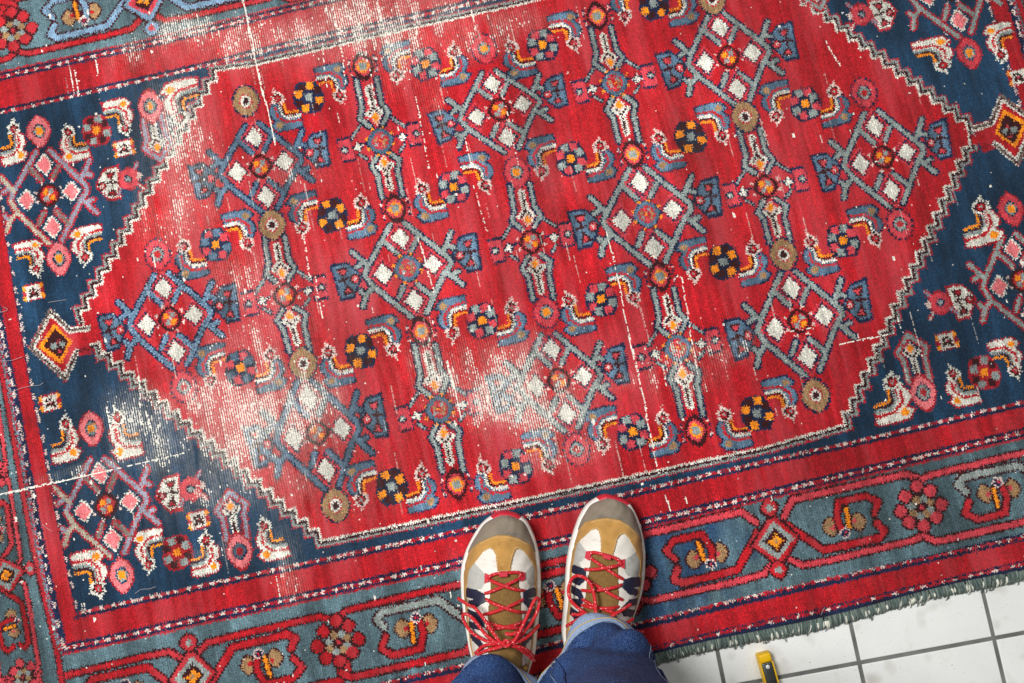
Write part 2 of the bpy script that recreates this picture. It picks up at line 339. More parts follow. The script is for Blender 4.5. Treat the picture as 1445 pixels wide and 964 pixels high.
fill(allp(top1 + [0, 7], right1 + [3.5, 0], bot1 - [0, 7], left1 - [3.5, 0]), 'N')
sp = [part('corner_ground', None, 'navy corner ground at the %s' % w) for w in ('lower left', 'lower right', 'upper left', 'upper right')]
for s_, (a, b) in zip(sp, ((-1, -1), (1, -1), (-1, 1), (1, 1))):
    cur[0] = s_
    fill([(0, 0), (a * 795, 0), (a * 795, b * 410), (0, b * 410)], 'B') if 0 else None
    P_ = rect1.copy(); m = (P_[:, 0] * a >= -1e-6) & (P_[:, 1] * b >= -60)
    q = P_[m]
    xs = left1 if a < 0 else right1; ys = top1 if b > 0 else bot1
    xs = xs[(xs[:, 1] * b) >= 0]; xs = xs[np.argsort(xs[:, 1] * b)]; ys = ys[(ys[:, 0] * a) >= 0]; ys = ys[np.argsort(-ys[:, 0] * a)]
    fill(np.vstack([[(0, 0), (xs[0, 0], 0)], xs, ys, [(0, ys[-1, 1])]]), 'B')
cur[0] = inner
for p in (top1, bot1): dashes(p, 4.4, 'r', 'K', 15, .42)
for p in (left1, right1): dashes(p, 3.0, 'B', 'K', 21, .55, .3)
# stepped hexagon
def steps(a, b, n, first):
    a, b = np.array(a, float), np.array(b, float); d = (b - a) / n; out = [a]
    for i in range(n):
        e = rng.uniform(-.8, .8, 2); s_ = a + d * i
        out += [(s_ + (d[0], 0) if first == 'x' else s_ + (0, d[1])) + e, s_ + d + e * 0]
    return np.array(out)
TLs = steps((-424, 386), (-701, 54), 19, 'y'); BLs = steps((-694, -4), (-406, -374), 20, 'x')
TRs = steps((425, 386), (706, 17), 20, 'x'); BRs = steps((402, -381), (702, -10), 21, 'y')
hexa = part('step_outline', None, 'stepped white, maroon and grey outline of the red field')
topw = np.array([(-358, 380), (-104, 384), (82, 382), (425, 386)]); botw = np.array([(-406, -374), (-116, -381), (270, -387), (402, -381)])
def hexpoly(d):
    return np.vstack([TLs[::-1] + (-d, d), topw + (0, d), TRs + (d, d), BRs[::-1] + (d, -d), botw[::-1] + (0, -d), BLs[::-1] + (-d, -d)])
for d, c in ((8.6, 'r'), (6.4, 'G'), (3.4, 'M'), (-.4, 'W')): fill(hexpoly(d), c)
cur[0] = 0; fill(hexpoly(-3.6), 'R')
# end pendants
t = tracer(0, 410, 6.425, 500, 485)
FO = t((790, 300), (640, 330), (450, 155), (240, 520), (590, 835), (705, 590), (825, 575))
FI = t((800, 378), (640, 400), (470, 250), (340, 515), (580, 735), (660, 520), (850, 478))
FM = t((800, 340), (635, 365), (455, 195), (283, 520), (590, 790), (690, 550), (830, 525))
pen = [('f', 'r', FO), ('f', 'R', FI), ('s', 'W', 9.4, FM[:-1] + 0), ('s', 'E', 4.6, grow(FM, 1.05)[:-1]), ('f', 'R', grow(FI, .93)), ('f', 'R', t((620, 408), (860, 392), (880, 470), (655, 500))),
       ('f', 'O', t((490, 300), (650, 462), (545, 665), (340, 510))), ('f', 'M', t((492, 345), (620, 462), (540, 620), (390, 505))),
       ('f', 'G', t((440, 500), (500, 470), (520, 520), (470, 540))), ('f', 'G', t((530, 460), (590, 470), (570, 520), (540, 500))), ('f', 'P', t((500, 440), (540, 450), (520, 480))), ('f', 'P', t((520, 530), (560, 550), (530, 570)))]
for nm, c, A in (('left', P2R((78, 485.5))[0], I2), ('right', P2R((1245 + 1170 / 6.425, 100 + 520 / 6.425))[0], FX)):
    part('pendant_motif', hexa, 'orange ringed diamond pendant at the %s tip of the red field' % nm)
    draw(pen, Tf(A, c))
    for i in range(6):
        a, b = Tf(A, c)(FM[i]), Tf(A, c)(FM[i + 1]); stroke(np.vstack([a, b]), 3.4, 'M', (4.6, 2.7))

# ---- field motifs ------------------------------------------------------------
DI = [(480, 310, 'G', 'g', (545, 165), (390, 490), (840, 400), (675, 730)), (1040, 370, 'G', 'd', (505, 235), (345, 600), (785, 480), (655, 860)),
      (260, 160, 'S', 'd', (640, 215), (480, 540), (905, 440), (745, 750)), (610, 80, 'G', 'd', (550, 245), (400, 545), (815, 430), (685, 735)),
      (940, 10, 'G', 'd', (490, 180), (360, 505), (780, 415), (650, 735)), (1150, 150, 'G', 'd', (550, 170), (425, 525), (840, 420), (700, 750)),
      (140, 380, 'U', 'd', (590, 180), (435, 495), (860, 405), (700, 755)), (820, 230, 'G', 'g', (530, 180), (375, 525), (835, 425), (655, 770)),
      (350, 540, 'S', 'd', (550, 125), (410, 525), (840, 430), (715, 780)), (690, 460, 'G', 'd', (575, 205), (425, 550), (850, 460), (710, 795))]
def fit4(c4):
    M_ = np.c_[CELLC, np.ones(4)]; X = np.linalg.lstsq(M_, c4, rcond=None)[0]
    return Tf(X[:2].T, X[2])
for x0, y0, bc, rk, *c4 in DI:
    tf = fit4(Z(x0, y0, c4))
    for A in (I2, FX):
        part('shield_motif', 0); draw(SHIELD, Tf(tf.A @ A * [[1, 1], [1, 1]], tf.t), {'S': 'S'})
    part('diamond_motif', 0)
    draw(DIA, tf, {'G': bc} if bc != 'G' else None)
    if bc == 'U': draw([('s', 'S', 20 * .167, b) for b in BARS], tf)
    draw(ROS_D if rk == 'd' else ROS_G, Tf(tf.A / tf.k if 0 else I2, tf.t))
def flower(px, ops, A=I2, parent=0, cm=None, nm='flower_motif', s=1.):
    part(nm, parent); draw(ops, Tf(np.asarray(A) * s, P2R(px)[0]), cm)
# columns: rosette px, upper end px, lower end px, rosette kind, end flower
CO = [((536.5, 199), (512, 93), (557.5, 293.5), 'g', SUN, 1, 1), ((620, 578), (594.5, 467.5), (644, 683.5), 'g', SUN, 1, 1),
      ((402, 416), (383.5, 317), (427.5, 513), 'd', TAN, 1, 1), ((750, 341), (729, 243), (771, 440.5), 'd', PNK, 1, 1),
      ((867.5, 117), (843, 22), (893, 217.5), 'g', SUN, 1, 1), ((957, 491), (931.5, 390), (982.5, 607.5), 'g', SUN, 1, 1),
      ((1081, 263), (1052, 164), (1106, 359), 'd', TAN, 1, 1)]
for rp, up, lo, rk, end, *_ in CO:
    c = P2R(rp)[0]
    part('column_motif', 0)
    for e, sg in ((lo, 1), (up, -1)):
        v = P2R(e)[0] - c; sy = v[1] / COLV[1]; sh = (v[0] - abs(1) * COLV[0] * 0) / v[1]
        A = np.array([[1, 0], [0, 1]]) @ np.array([[1, 0], [0, sy]])
        A = np.array([[1, (v[0] - COLV[0]) / COLV[1]], [0, sy]]) if sg > 0 else np.array([[-1, (v[0] + COLV[0]) / COLV[1]], [0, sy]])
        draw(COLUMN, Tf(A, c))
    for A in (I2, FX): draw(ARM, Tf(A, c))
    draw(ROS_G if rk == 'g' else ROS_D, Tf(I2, c))
    for e in (lo, up): flower(e, end)
for p, o in (((347, 143), TAN), ((473, 713), TAN), ((683, 68), PNK), ((814, 634), RING), ((1005, 0), TAN), ((1152, 558), TAN), ((222.5, 359), RING), ((259, 546), RING), ((1220, 130), RING), ((1270.5, 316), RING)):
    flower(p, o)
OM = {'P': 'M', 'G': 'O', 'O': 'G'}
SC = [((435.6, 137), 'A', OM), ((600, 89), 'B', {}), ((765.5, 62.7), 'A', {}), ((922, 5), 'B', OM), ((468, 303), 'B', OM), ((640, 263.5), 'A', {}), ((805.6, 224), 'B', {}),
      ((974.4, 192.8), 'A', OM), ((1137, 145.5), 'B', {}), ((304, 345), 'A', {'G': 'S'}), ((339, 519), 'B', {'G': 'S'}), ((509, 495), 'A', OM), ((680, 452), 'B', {}),
      ((848.4, 422), 'A', {}), ((1021, 369), 'B', OM), ((1190, 339), 'A', {}), ((552, 687), 'B', OM), ((727.8, 658), 'A', {}), ((893, 609), 'B', {}), ((1069, 583), 'A', OM)]
for p, kind, cm in SC:
    part('scroll_motif', 0); c = P2R(p)[0]
    F = I2 if kind == 'A' else FX
    draw(HOOK, Tf(F, c)); draw(HOOK, Tf(F @ RO, c)); draw(CHECK, Tf(F, c), cm)

# ---- corner motifs -------------------------------------------------------------
BL, BR, TL, TR = sp
CD = [(BL, 'V', P2R([(140.9, 665.8), (118.4, 724.2), (183.7, 710.2), (159.6, 758.5)])), (TL, 'V', Z(0, 190, [(400, 270), (235, 590), (640, 510), (480, 840)]))]
CD.append((TR, 'G', CD[1][2] * [-1, 1])); CD[2][2][[1, 2]] = CD[2][2][[2, 1]]
b_ = P2R((1354, 29))[0]; CD[2] = (TR, 'G', CD[2][2] - CD[2][2][3] + b_)
d_ = P2R([(1245 + 1065 / 6.425, 370 + 240 / 6.425)])[0]; q_ = CD[0][2] * [-1, 1]; q_[[1, 2]] = q_[[2, 1]]; CD.append((BR, 'G', q_ - q_[1] + d_))
DIAC = [('s', 'r', 72 * .167, b) for b in BARS] + [('s', 'V', 38 * .167, b) for b in BARS] + [('d', 'W', 5.5, c, (4.2, 3.4)) for c in CELLS] + [('f', 'L', grow(c, .98)) for c in CELLS]
for par, bc, c4 in CD:
    part('diamond_motif', par, None); tf = fit4(c4)
    draw(DIAC, tf, {'V': bc})
    if bc == 'V':
        draw([('s', 'H', 36 * .167, BARS[i]) for i in (2, 3)] + [('s', 'H', 36 * .167, BARS[0][2:])], tf)
        draw([('s', 'E', 34 * .167, b) for b in BARS[10:]], tf)
    draw(ROS_D, Tf(I2, tf.t), {})
def hook(par, head, body, A):
    """single hook placed by its flower head and the middle of its body"""
    part('hook_motif', par); h, b = P2R(head)[0], P2R(body)[0]
    v0 = A @ (BODYC - HEADC); s_ = np.clip(np.abs((b - h) / v0), .6, 1.25)
    M_ = np.diag(s_) @ A
    return draw(HOOK, Tf(M_, h - M_ @ HEADC), HCM)
z = lambda x0, y0, a, b, s=6.425: (x0 + a / s, y0 + b / s)
HK = [(TL, z(0, 100, 115, 520), z(0, 100, 60, 790), FX), (TL, z(130, 90, 790, 490), z(130, 90, 895, 190), FX @ RO), (TL, z(0, 290, 330, 575), z(0, 290, 190, 385), RO), (TL, z(0, 290, 770, 470), z(0, 290, 850, 225), FX @ RO),
      (BL, z(60, 560, 210, 245), z(60, 560, 150, 540), FX), (BL, z(60, 560, 672, 190), z(60, 560, 835, 470), I2), (BL, z(60, 690, 510, 900), z(60, 690, 340, 640), RO), (BL, z(260, 690, 720, 340), z(260, 690, 880, 570), I2),
      (BR, z(1245, 230, 900, 395), z(1245, 230, 820, 700), FX), (BR, z(1170, 460, 580, 510), z(1170, 460, 500, 830), FX), (TR, z(1245, 0, 555, 590), z(1245, 0, 340, 420), RO), (TR, z(1245, 0, 1075, 500), z(1245, 0, 1110, 250), FX @ RO)]
for h in HK: hook(*h)
for par, p, F in ((BL, z(60, 690, 1220, 575), FX), (TL, z(0, 100, 870, 535), I2), (BR, z(1245, 460, 925, 420), I2), (TR, None, FX)):
    part('scroll_motif', par); c = P2R(p)[0] if p else P2R(z(0, 100, 870, 535))[0] * [-1, 1]
    for R_ in (I2, RO): draw(HOOK, Tf(F @ R_ * .93, c), HCM)
    draw(CHECK, Tf(F * .95, c), {'N': 'r', 'P': 'M', 'G': 'G'} if par != BL else {'N': 'r', 'P': 'M', 'G': 'G'})
for par, p in ((TL, z(0, 100, 345, 540)), (TL, z(0, 290, 537, 482)), (BL, z(60, 560, 440, 285)), (BL, z(60, 690, 722, 780)), (BR, z(1245, 230, 1170, 415)), (TR, z(1245, 0, 790, 478))):
    flower(p, OVAL, I2, par, {'L': 'P', 'r': 'r'} if par in (BR, TR) else None)
BOXF = [('f', 'r', [(-15, -13), (15, -13), (17, 0), (15, 14), (-15, 14), (-17, 0)]), ('e', 'O', -13, 8, 4, 4), ('e', 'O', 13, 8, 4, 4), ('e', 'O', -13, -8, 4, 4), ('e', 'O', 13, -8, 4, 4),
        ('f', 'W', [(-12, -11), (12, -11), (10, 0), (12, 11), (-12, 11), (-10, 0)])] + [('e', 'M', x, y, 2.6, 3) for x, y in ((-5, 4), (1, 5), (5, 0), (-3, -2), (2, -4), (-6, -5), (6, -6))] + [('e', 'P', 0, 0, 1.6, 2)]
for par, p in ((TL, z(0, 100, 1120, 700)), (TL, z(0, 290, 303, 785)), (BL, z(180, 640, 640, 603)), (BL, (70, 568)), (BR, z(1245, 370, 588, 715)), (TR, z(1245, 0, 1235, 700))):
    flower(p, BOXF, I2, par)
# corner shields, round pink flowers, houses (columns)
SHC = SH0 - SH0.mean(0)
CSH = [(o[0], o[1], *o[2:]) for o in SHIELD]
def cshield(par, p, A):
    part('shield_motif', par); m_ = SH0.mean(0); M_ = np.asarray(A) * .9
    draw(SHIELD, Tf(M_, P2R(p)[0] - M_ @ m_), {'N': 'r', 'S': 'W', 'P': 'r'})
for par, p, A in ((TL, z(0, 190, 975, 440), I2), (BL, z(180, 640, 362, 362), I2), (BR, z(1245, 370, 735, 340), FX), (TR, z(1245, 0, 20, 110), FX)): cshield(par, p, A)
PSQ = [('s', 'r', 7, [(-20, -20), (-16, -13)]), ('s', 'V', 3.5, [(-21, -22), (-15, -12)]), ('s', 'r', 7, [(16, 22), (12, 13)]), ('s', 'V', 3.5, [(17, 23), (12, 14)]), ('s', 'r', 7, [(20, -20), (14, -12)]), ('s', 'K', 3.2, [(21, -22), (14, -12)]),
       ('e', 'r', 0, 0, 18, 19), ('f', 'P', [(-12, -14), (9, -16), (15, -4), (15, 6), (9, 15), (-12, 14), (-16, 0)]), ('e', 'N', -1, 0, 7, 7), ('e', 'G', -1, 0, 4, 4), ('e', 'K', 17, 1, 4.5, 6)]
for par, p, A in ((TL, z(0, 190, 1165, 400), I2), (BL, z(180, 640, 575, 320), I2), (BR, z(1245, 370, 520, 370), FX), (TR, (1215, 20), FX)): flower(p, PSQ, A, par)
COLC = [('s', 'r', 70 * .167, c1), ('s', 'r', 70 * .167, c2), ('s', 'V', 34 * .167, c1), ('s', 'V', 34 * .167, c2), ('s', 'r', 12, np.vstack([c1[:1], (c1[0] + c2[0]) / 2 + [0, 12], c2[:1]])), ('s', 'V', 6, np.vstack([c1[:1], (c1[0] + c2[0]) / 2 + [0, 12], c2[:1]]))] + STEM
COLC = [o for o in COLC if o[1] != 'P']
for par, p, sg in ((TL, z(130, 90, 525, 385), -1), (BL, z(260, 690, 500, 565), 1), (BR, z(1170, 460, 860, 605), 1), (TR, None, -1)):
    part('column_motif', par); c = P2R(p)[0] if p else P2R(z(130, 90, 525, 385))[0] * [-1, 1]
    M_ = np.array([[1., 0], [0, sg * .92]]); M_[0] = [.98, -(COLV[0]) / COLV[1]]
    tf = Tf(M_, c - M_ @ COLV)
    draw(COLC, tf, {'V': 'G'} if par in (BR, TR) else None)
    draw([('e', 'r', 0, 0, 20, 27)] + [o for o in RING if o[0] == 'e'] , Tf(np.diag([.98, 1.08]), c), {'P': 'L', 'G': 'S' if par == BL else 'G', 'R': 'O' if par == TL else 'r'})

# ---- main border --------------------------------------------------------------
XW = np.array([P2R((1097, 772))[0][0], -523.])
def bhalf(tf, cm=None, parts=True):
    part('scroll_panel', border); draw(BHALF, tf, cm)
def bset(M0, c0, xs, mir, y0):
    pass
per = 217.0
def place(kind, i, M, c, cm=None):
    if kind == 'h': bhalf(Tf(M, c), cm)
    elif kind == 'x': part('medallion', border); draw(BXM, Tf(M, c))
    else: part('rosette', border); draw(BROS, Tf(M, c), cm)
GRY = {'R': 'G'}
clip0, cclip = PID.copy(), COL.copy()
XS = [-1060, -629, -187, 255, 697, 1130]
for side in (-1, 1):
    for i, x in enumerate(XS):
        xx = x if side < 0 else -x + 186
        c = np.array([xx, -522. if side < 0 else 527.])
        for fx in (1, -1):
            nxt = (XS[min(i + 1, 5)] - x if fx > 0 else x - XS[max(i - 1, 0)]) or 440
            fl = side * (1 if i in (3,) else -1) * -1
            M_ = np.diag([fx * nxt / 2 / BRC[0], fl * .97])
            M_[1, 0] = 0
            place('h', 0, M_, c - [0, fl * 2], {'R': 'U', 'P': 'R'} if side > 0 and i == 4 else ({'P': 'R'} if side > 0 or i < 3 else None))
            if i == 4 and fx < 0 and side < 0 or i == 2 and fx < 0 and side < 0:
                draw(line(tracer(1090, 660, 6.425, 50, 715)((150, 560), (260, 640), (470, 790), (960, 682), (1008, 612), (935, 545)), 56, 'G'), Tf(M_, c - [0, fl * 2]))
        part('medallion', border); draw(BXM, Tf(np.diag([1, .98 * -side]), c), {'R': 'U', 'G': 'P', 'M': 'M'} if side > 0 and i == 4 else None)
    for i in range(5):
        x = (XS[i] + XS[i + 1]) / 2; xx = x if side < 0 else -x + 186
        place('r', 0, np.diag([1., 1.]), np.array([xx, -522. if side < 0 else 527.]), {'P': 'R'} if side > 0 or i < 2 else None)
# the side borders run past the ends of the long ones
for side in (-1, 1):
    cur[0] = border
    fill([(side * XH, YB_), (side * 816, YB_), (side * 826, 0), (side * 833, YT_), (side * XH, YT_)], 'D')
    yx = -317. + np.arange(-1, 4) * 302
    for y in yx:
        c = np.array([side * 876, y])
        for fy in (1, -1):
            M_ = np.array([[0, .62 * side], [fy * 151 / BRC[0], 0]])
            place('h', 0, M_, c)
        place('x', 0, np.array([[0, .75], [.75, 0]]), c); place('r', 0, np.array([[0, .7], [.7, 0]]), c + [0, 151])
    cur[0] = border
    lx = np.array([(-820, YB_), (-822, -440), (-831, -288), (-834, -100), (-838, 60), (-842, 460), (-844, YT_)]) * [-side, 1] * [1, 1]
    lx = lx * [1, 1] if side < 0 else lx
    lx = np.array([(-818, YB_), (-820, -440), (-829, -288), (-833, -100), (-837, 60), (-841, 460), (-842, YT_)]) * [-side, 1]
    stroke(lx, 11, 'M'); stroke(lx, 6.5, 'r')
cur[0] = outer
m = np.abs(GY) > 0
keep = np.zeros_like(m); keep[PID == 0] = True
# restore guards drawn before the border motifs spilled over them
g = np.isin(clip0, [outer, inner, hexa] + sp) | (clip0 == 0) | np.isin(clip0, [i for i, p in enumerate(PARTS) if p['parent'] in (0, hexa) or p['parent'] in sp])
COL[g] = cclip[g]; PID[g] = clip0[g]

# ---- wear, fading and fibre colour --------------------------------------------
def vnoise(sx, sy, seed):
    r_ = np.random.default_rng(seed); nx, ny = int(2 * XH / sx) + 3, int((YT_ - YB_) / sy) + 3
    a = r_.normal(0, 1, (ny, nx)).astype(np.float32)
    u = (GX[0] + XH) / sx; v = (GY[:, 0] - YB_) / sy
    iu, iv = u.astype(int), v.astype(int); fu, fv = (u - iu)[None, :], (v - iv)[:, None]
    fu, fv = fu * fu * (3 - 2 * fu), fv * fv * (3 - 2 * fv)
    a0 = a[iv][:, iu] * (1 - fu) + a[iv][:, iu + 1] * fu; a1 = a[iv + 1][:, iu] * (1 - fu) + a[iv + 1][:, iu + 1] * fu
    return a0 * (1 - fv) + a1 * fv
WEAR = np.zeros((NY, NX), np.float32); FADE = np.zeros((NY, NX), np.float32)
def blob(px, rx, ry, v, arr=WEAR):
    rx, ry = rx * 1.2, ry * 1.2
    c = P2R(px)[0]; d = ((GX - c[0]) / rx) ** 2 + ((GY - c[1]) / ry) ** 2
    arr[:] = np.maximum(arr, v * np.exp(-d))
for b_ in (((500, 30), 60, 45, .75), ((440, 45), 75, 24, .6), ((565, 50), 45, 60, .6), ((610, 20), 60, 30, .55), ((250, 50), 60, 26, .6), ((200, 70), 50, 22, .42), ((335, 60), 50, 40, .4), ((700, 45), 60, 26, .45), ((660, 60), 40, 26, .35),
           ((250, 190), 38, 60, .55), ((235, 290), 40, 50, .5), ((280, 250), 30, 50, .45), ((345, 400), 40, 40, .4), ((350, 480), 60, 26, .5), ((300, 560), 60, 26, .75), ((355, 590), 70, 50, .85), ((420, 575), 45, 45, .85), ((335, 640), 55, 50, .7), ((395, 680), 45, 35, .45),
           ((225, 590), 40, 35, .7), ((185, 600), 30, 40, .7), ((130, 660), 60, 8, .5), ((240, 620), 40, 30, .75), ((385, 520), 40, 40, .55), ((395, 440), 30, 50, .4), ((300, 700), 40, 24, .3),
           ((715, 545), 50, 52, .85), ((755, 580), 55, 40, .85), ((690, 510), 60, 30, .6), ((745, 500), 30, 50, .6), ((640, 540), 40, 40, .42), ((790, 640), 50, 18, .5), ((610, 520), 25, 40, .4), ((960, 520), 45, 34, .5), ((985, 495), 36, 14, .65), ((870, 540), 60, 12, .3), ((400, 800), 24, 40, .42), ((300, 780), 40, 10, .25),
           ((1000, 500), 60, 20, .35), ((420, 240), 40, 40, .25), ((620, 150), 30, 60, .22)): blob(*b_)
for b_ in (((350, 610), 150, 100, 1.0), ((250, 230), 80, 150, .45), ((500, 40), 230, 50, .5), ((720, 560), 120, 70, .4), ((500, 420), 200, 150, .25), ((420, 690), 130, 70, .5), ((950, 220), 260, 150, .15)): blob(*b_, arr=FADE)
ci = np.arange(NX)[None, :]; warp = ((ci + (np.arange(NY)[:, None] // 90) * 0) % 2 == 0)
n1 = vnoise(KN, KN * 2.3, 3); n2 = vnoise(14, 40, 4)
ww = WEAR * np.clip(1 + .38 * n2 + .3 * vnoise(40, 60, 6), .1, 1.7)
pw = np.clip((ww - .14) * 1.1, 0, .74)
thr = np.random.default_rng(5).random((NY, NX))
u1 = (np.argsort(np.argsort(n1.ravel()[:: 1])) / n1.size).reshape(n1.shape) if n1.size < 2e6 else .5 + n1 * .3
ri = np.arange(NY)[:, None]; ph_ = np.random.default_rng(8).integers(0, 3, NX)[None, :]
through = warp & (((ri + ph_) % 4) < 3) & (ww + .2 * vnoise(9, 26, 62) > .55)
bare = through | (warp & (u1 < pw * .42)) | (~warp & (u1 < (pw - .45) * .5))
bare |= (thr < .0008)
SP = np.zeros((NY, NX), bool)
def scratch(p0, p1, w=2.2, gap=0., seed=0):
    w = w * .78; r_ = np.random.default_rng(seed); a, b = P2R([p0, p1]); L = np.hypot(*(b - a)); n = max(int(L / 1.2), 2)
    for i in range(n):
        if gap and np.sin(i * .55 + r_.normal() * .5) < gap - 1: continue
        q = a + (b - a) * i / n + r_.normal(0, .25, 2) + 1.1 * np.array([np.sin(i * .045 + seed) + .5 * np.sin(i * .13 + 2 * seed), 0]); s_ = box(q[0] - w, q[0] + w, q[1] - w, q[1] + w)
        SP[s_] |= np.hypot(GX[s_] - q[0], GY[s_] - q[1]) < w / 2 * r_.uniform(.6, 1.3)
for i, s_ in enumerate((((342, 0), (388, 205), 2.8), ((380, 28), (390, 60), 2, .6), ((98, 100), (103, 126), 2.6, .3), ((105, 100), (112, 138), 2.4, .2), ((135, 85), (139, 103), 2.2), ((857, 327), (930, 668), 2.8, .12), ((700, 100), (735, 240), 2.0, .9),
      ((961, 392), (985, 520), 2.4, .2), ((927, 490), (942, 545), 2.2, .3), ((428, 337), (440, 400), 2.4, .2), ((445, 390), (455, 450), 2.2, .5), ((632, 510), (650, 590), 3.2), ((590, 335), (612, 415), 2.6, .25), ((586, 137), (606, 238), 2.4, .35), ((655, 195), (665, 235), 2.4, .2), ((668, 262), (690, 330), 2.2, .9),
      ((0, 698), (140, 667), 3.2), ((140, 667), (260, 640), 2.6, .8), ((1088, 472), (1150, 462), 2.4, .7), ((1185, 486), (1262, 470), 2.6, .35), ((1165, 58), (1186, 92), 2.6, .1), ((1335, 45), (1343, 75), 2.2, .4), ((455, 60), (462, 130), 2, .8), ((515, 60), (530, 150), 2, .7), ((480, 55), (487, 120), 2, .6),
      ((660, 1), (672, 45), 2.4, .5), ((530, 0), (545, 60), 2.2, .5), ((580, 10), (592, 70), 2.2, .6), ((1265, 445), (1275, 470), 2, .5), ((470, 5), (480, 60), 2.2, .5), ((1090, 700), (1094, 720), 2, .2), ((940, 700), (946, 722), 2.4), ((966, 702), (969, 712), 3), ((215, 360), (219, 378), 3), ((195, 530), (200, 600), 2.6, .5), ((150, 575), (165, 640), 3, .2), ((206, 580), (215, 612), 3))): scratch(*(s_ + (0.,))[:4], seed=i)
r_ = np.random.default_rng(11)
for i in range(260):
    x, y = r_.uniform(-900, 900), r_.uniform(-600, 600); w_ = r_.uniform(.9, 2.1); h_ = w_ * r_.choice([1, 1, 2.5])
    s_ = box(x - w_, x + w_, y - h_, y + h_); SP[s_] |= (((GX[s_] - x) / w_) ** 2 + ((GY[s_] - y) / h_) ** 2) < 1
lin = lambda c: np.where(np.asarray(c) / 255 <= .04045, np.asarray(c) / 255 / 12.92, ((np.asarray(c) / 255 + .055) / 1.055) ** 2.4)
PL = np.array([lin(PAL[k_]) for k_ in KEYS], np.float32)
RGB = PL[COL]
outer_m = np.isin(PID, [outer, inner])[..., None]; RGB = np.where(outer_m & (COL == KI['R'])[..., None], RGB * .9, RGB)
red = np.isin(COL, [KI['R'], KI['r'], KI['P']])[..., None]
tone = .11 * vnoise(3.2, 70, 21) + .13 * vnoise(26, 190, 22) + .10 * vnoise(120, 120, 23) + .10 * vnoise(9, 22, 24) + .08 * vnoise(45, 60, 25) + .17 * rng.normal(0, 1, GX.shape).astype(np.float32)
rib = .11 * np.where(np.arange(NX) % 2 == 0, 1, -1)[None, :] + .06 * np.where(np.arange(NY) % 2 == 0, 1, -1)[:, None]
tone = tone + rib.astype(np.float32)
RGB = RGB * np.exp(tone)[..., None]
pk = np.clip(.05 + .2 * vnoise(22, 130, 31) + .10 * vnoise(5, 60, 32) + .12 * vnoise(90, 90, 33) + FADE * .42, 0, .8)[..., None]
RGB = np.where(red, RGB * (1 - pk) + pk * np.array(lin((186, 68, 76)), np.float32), RGB)
blu = np.isin(COL, [KI['B'], KI['D'], KI['S'], KI['N']])[..., None]
ab = np.clip(.5 + .45 * vnoise(16, 60, 41) + .4 * vnoise(60, 90, 42), 0, 1)[..., None]
RGB = np.where(blu, RGB * (.72 + .56 * ab), RGB)
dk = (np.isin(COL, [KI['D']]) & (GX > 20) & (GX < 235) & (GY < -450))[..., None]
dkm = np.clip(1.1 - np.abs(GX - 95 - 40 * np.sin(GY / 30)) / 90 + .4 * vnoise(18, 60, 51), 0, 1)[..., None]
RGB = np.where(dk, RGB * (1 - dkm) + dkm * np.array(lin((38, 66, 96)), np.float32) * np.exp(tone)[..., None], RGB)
wc = np.array(lin((218, 213, 202)), np.float32) * np.exp(.12 * rng.normal(0, 1, GX.shape))[..., None]
thin = np.clip(ww * 1.15 - .05, 0, 1) * np.where(warp, .5, .05) * np.clip(.78 + .45 * n1, .1, 1.3) + .07 * FADE * np.clip(1 + .5 * vnoise(4, 30, 61), 0, 2)
r_ = np.random.default_rng(77)
for i in range(150):                                            # rubbed warps: faint streaks across the rug
    x = r_.uniform(-700, 700) if i % 3 else r_.uniform(-600, 100); y = r_.uniform(-400, 420); h_ = r_.uniform(12, 60)
    j_ = int((x + XH) / KN); a_, b_ = int((y - YB_) / KN), int((y + h_ - YB_) / KN)
    thin[a_:b_, j_] = np.maximum(thin[a_:b_, j_], r_.uniform(.15, .5) * (r_.random(max(b_ - a_, 0)) < .75)[:thin[a_:b_, j_].shape[0]])
thin = np.clip(thin, 0, .88)[..., None].astype(np.float32)
RGB = RGB * (1 - thin) + wc * thin
mixw = np.clip(.5 + .5 * rng.random(GX.shape), 0, 1)[..., None].astype(np.float32)
RGB = np.where(bare[..., None], RGB * (1 - mixw) + wc * mixw, RGB)
RGB = np.where(SP[..., None], wc, RGB); bare |= SP
RGB = np.clip(RGB, .004, .9).astype(np.float32)

# ------------------------------------------------------------------ sneakers: the form
SOLE_Z = .028
def make_form(axis_px, left, right, toe_px, length=.302):
    """outline of one shoe (metres): u runs from the toe back to the heel, x to the right"""
    a0, a1 = survey(axis_px, .06)[:, :2]
    d = (a1 - a0) / np.hypot(*(a1 - a0)); n = np.array([-d[1], d[0]])     # d: toe->heel, n: shoe-right when seen from the heel
    toe = survey([toe_px], .02)[0, :2]
    o = a0 + d * ((toe - a0) @ d)
    def loc(px, z):
        w = survey(px, z)[:, :2] - o
        return np.stack([w @ d, w @ -n if 0 else w @ n], 1)
    L, R = loc(left, .018), loc(right, .018)
    return dict(o=o, d=d, n=n, L=L[np.argsort(L[:, 0])], R=R[np.argsort(R[:, 0])], len=length)
zf = lambda x0, y0, s, pts: [(x0 + a / s, y0 + b / s) for a, b in pts]
c6 = lambda pts: zf(620, 680, 3.394, pts)
FORM_L = make_form(c6([(312, 440), (308, 800)]), c6([(255, 155), (200, 200), (160, 260), (125, 330), (105, 400), (100, 460), (105, 560), (116, 650), (128, 720), (140, 800)]),
                   c6([(375, 150), (420, 185), (455, 260), (475, 330), (483, 400), (487, 480), (485, 560), (478, 650), (468, 740), (462, 820)]), c6([(315, 137)])[0])
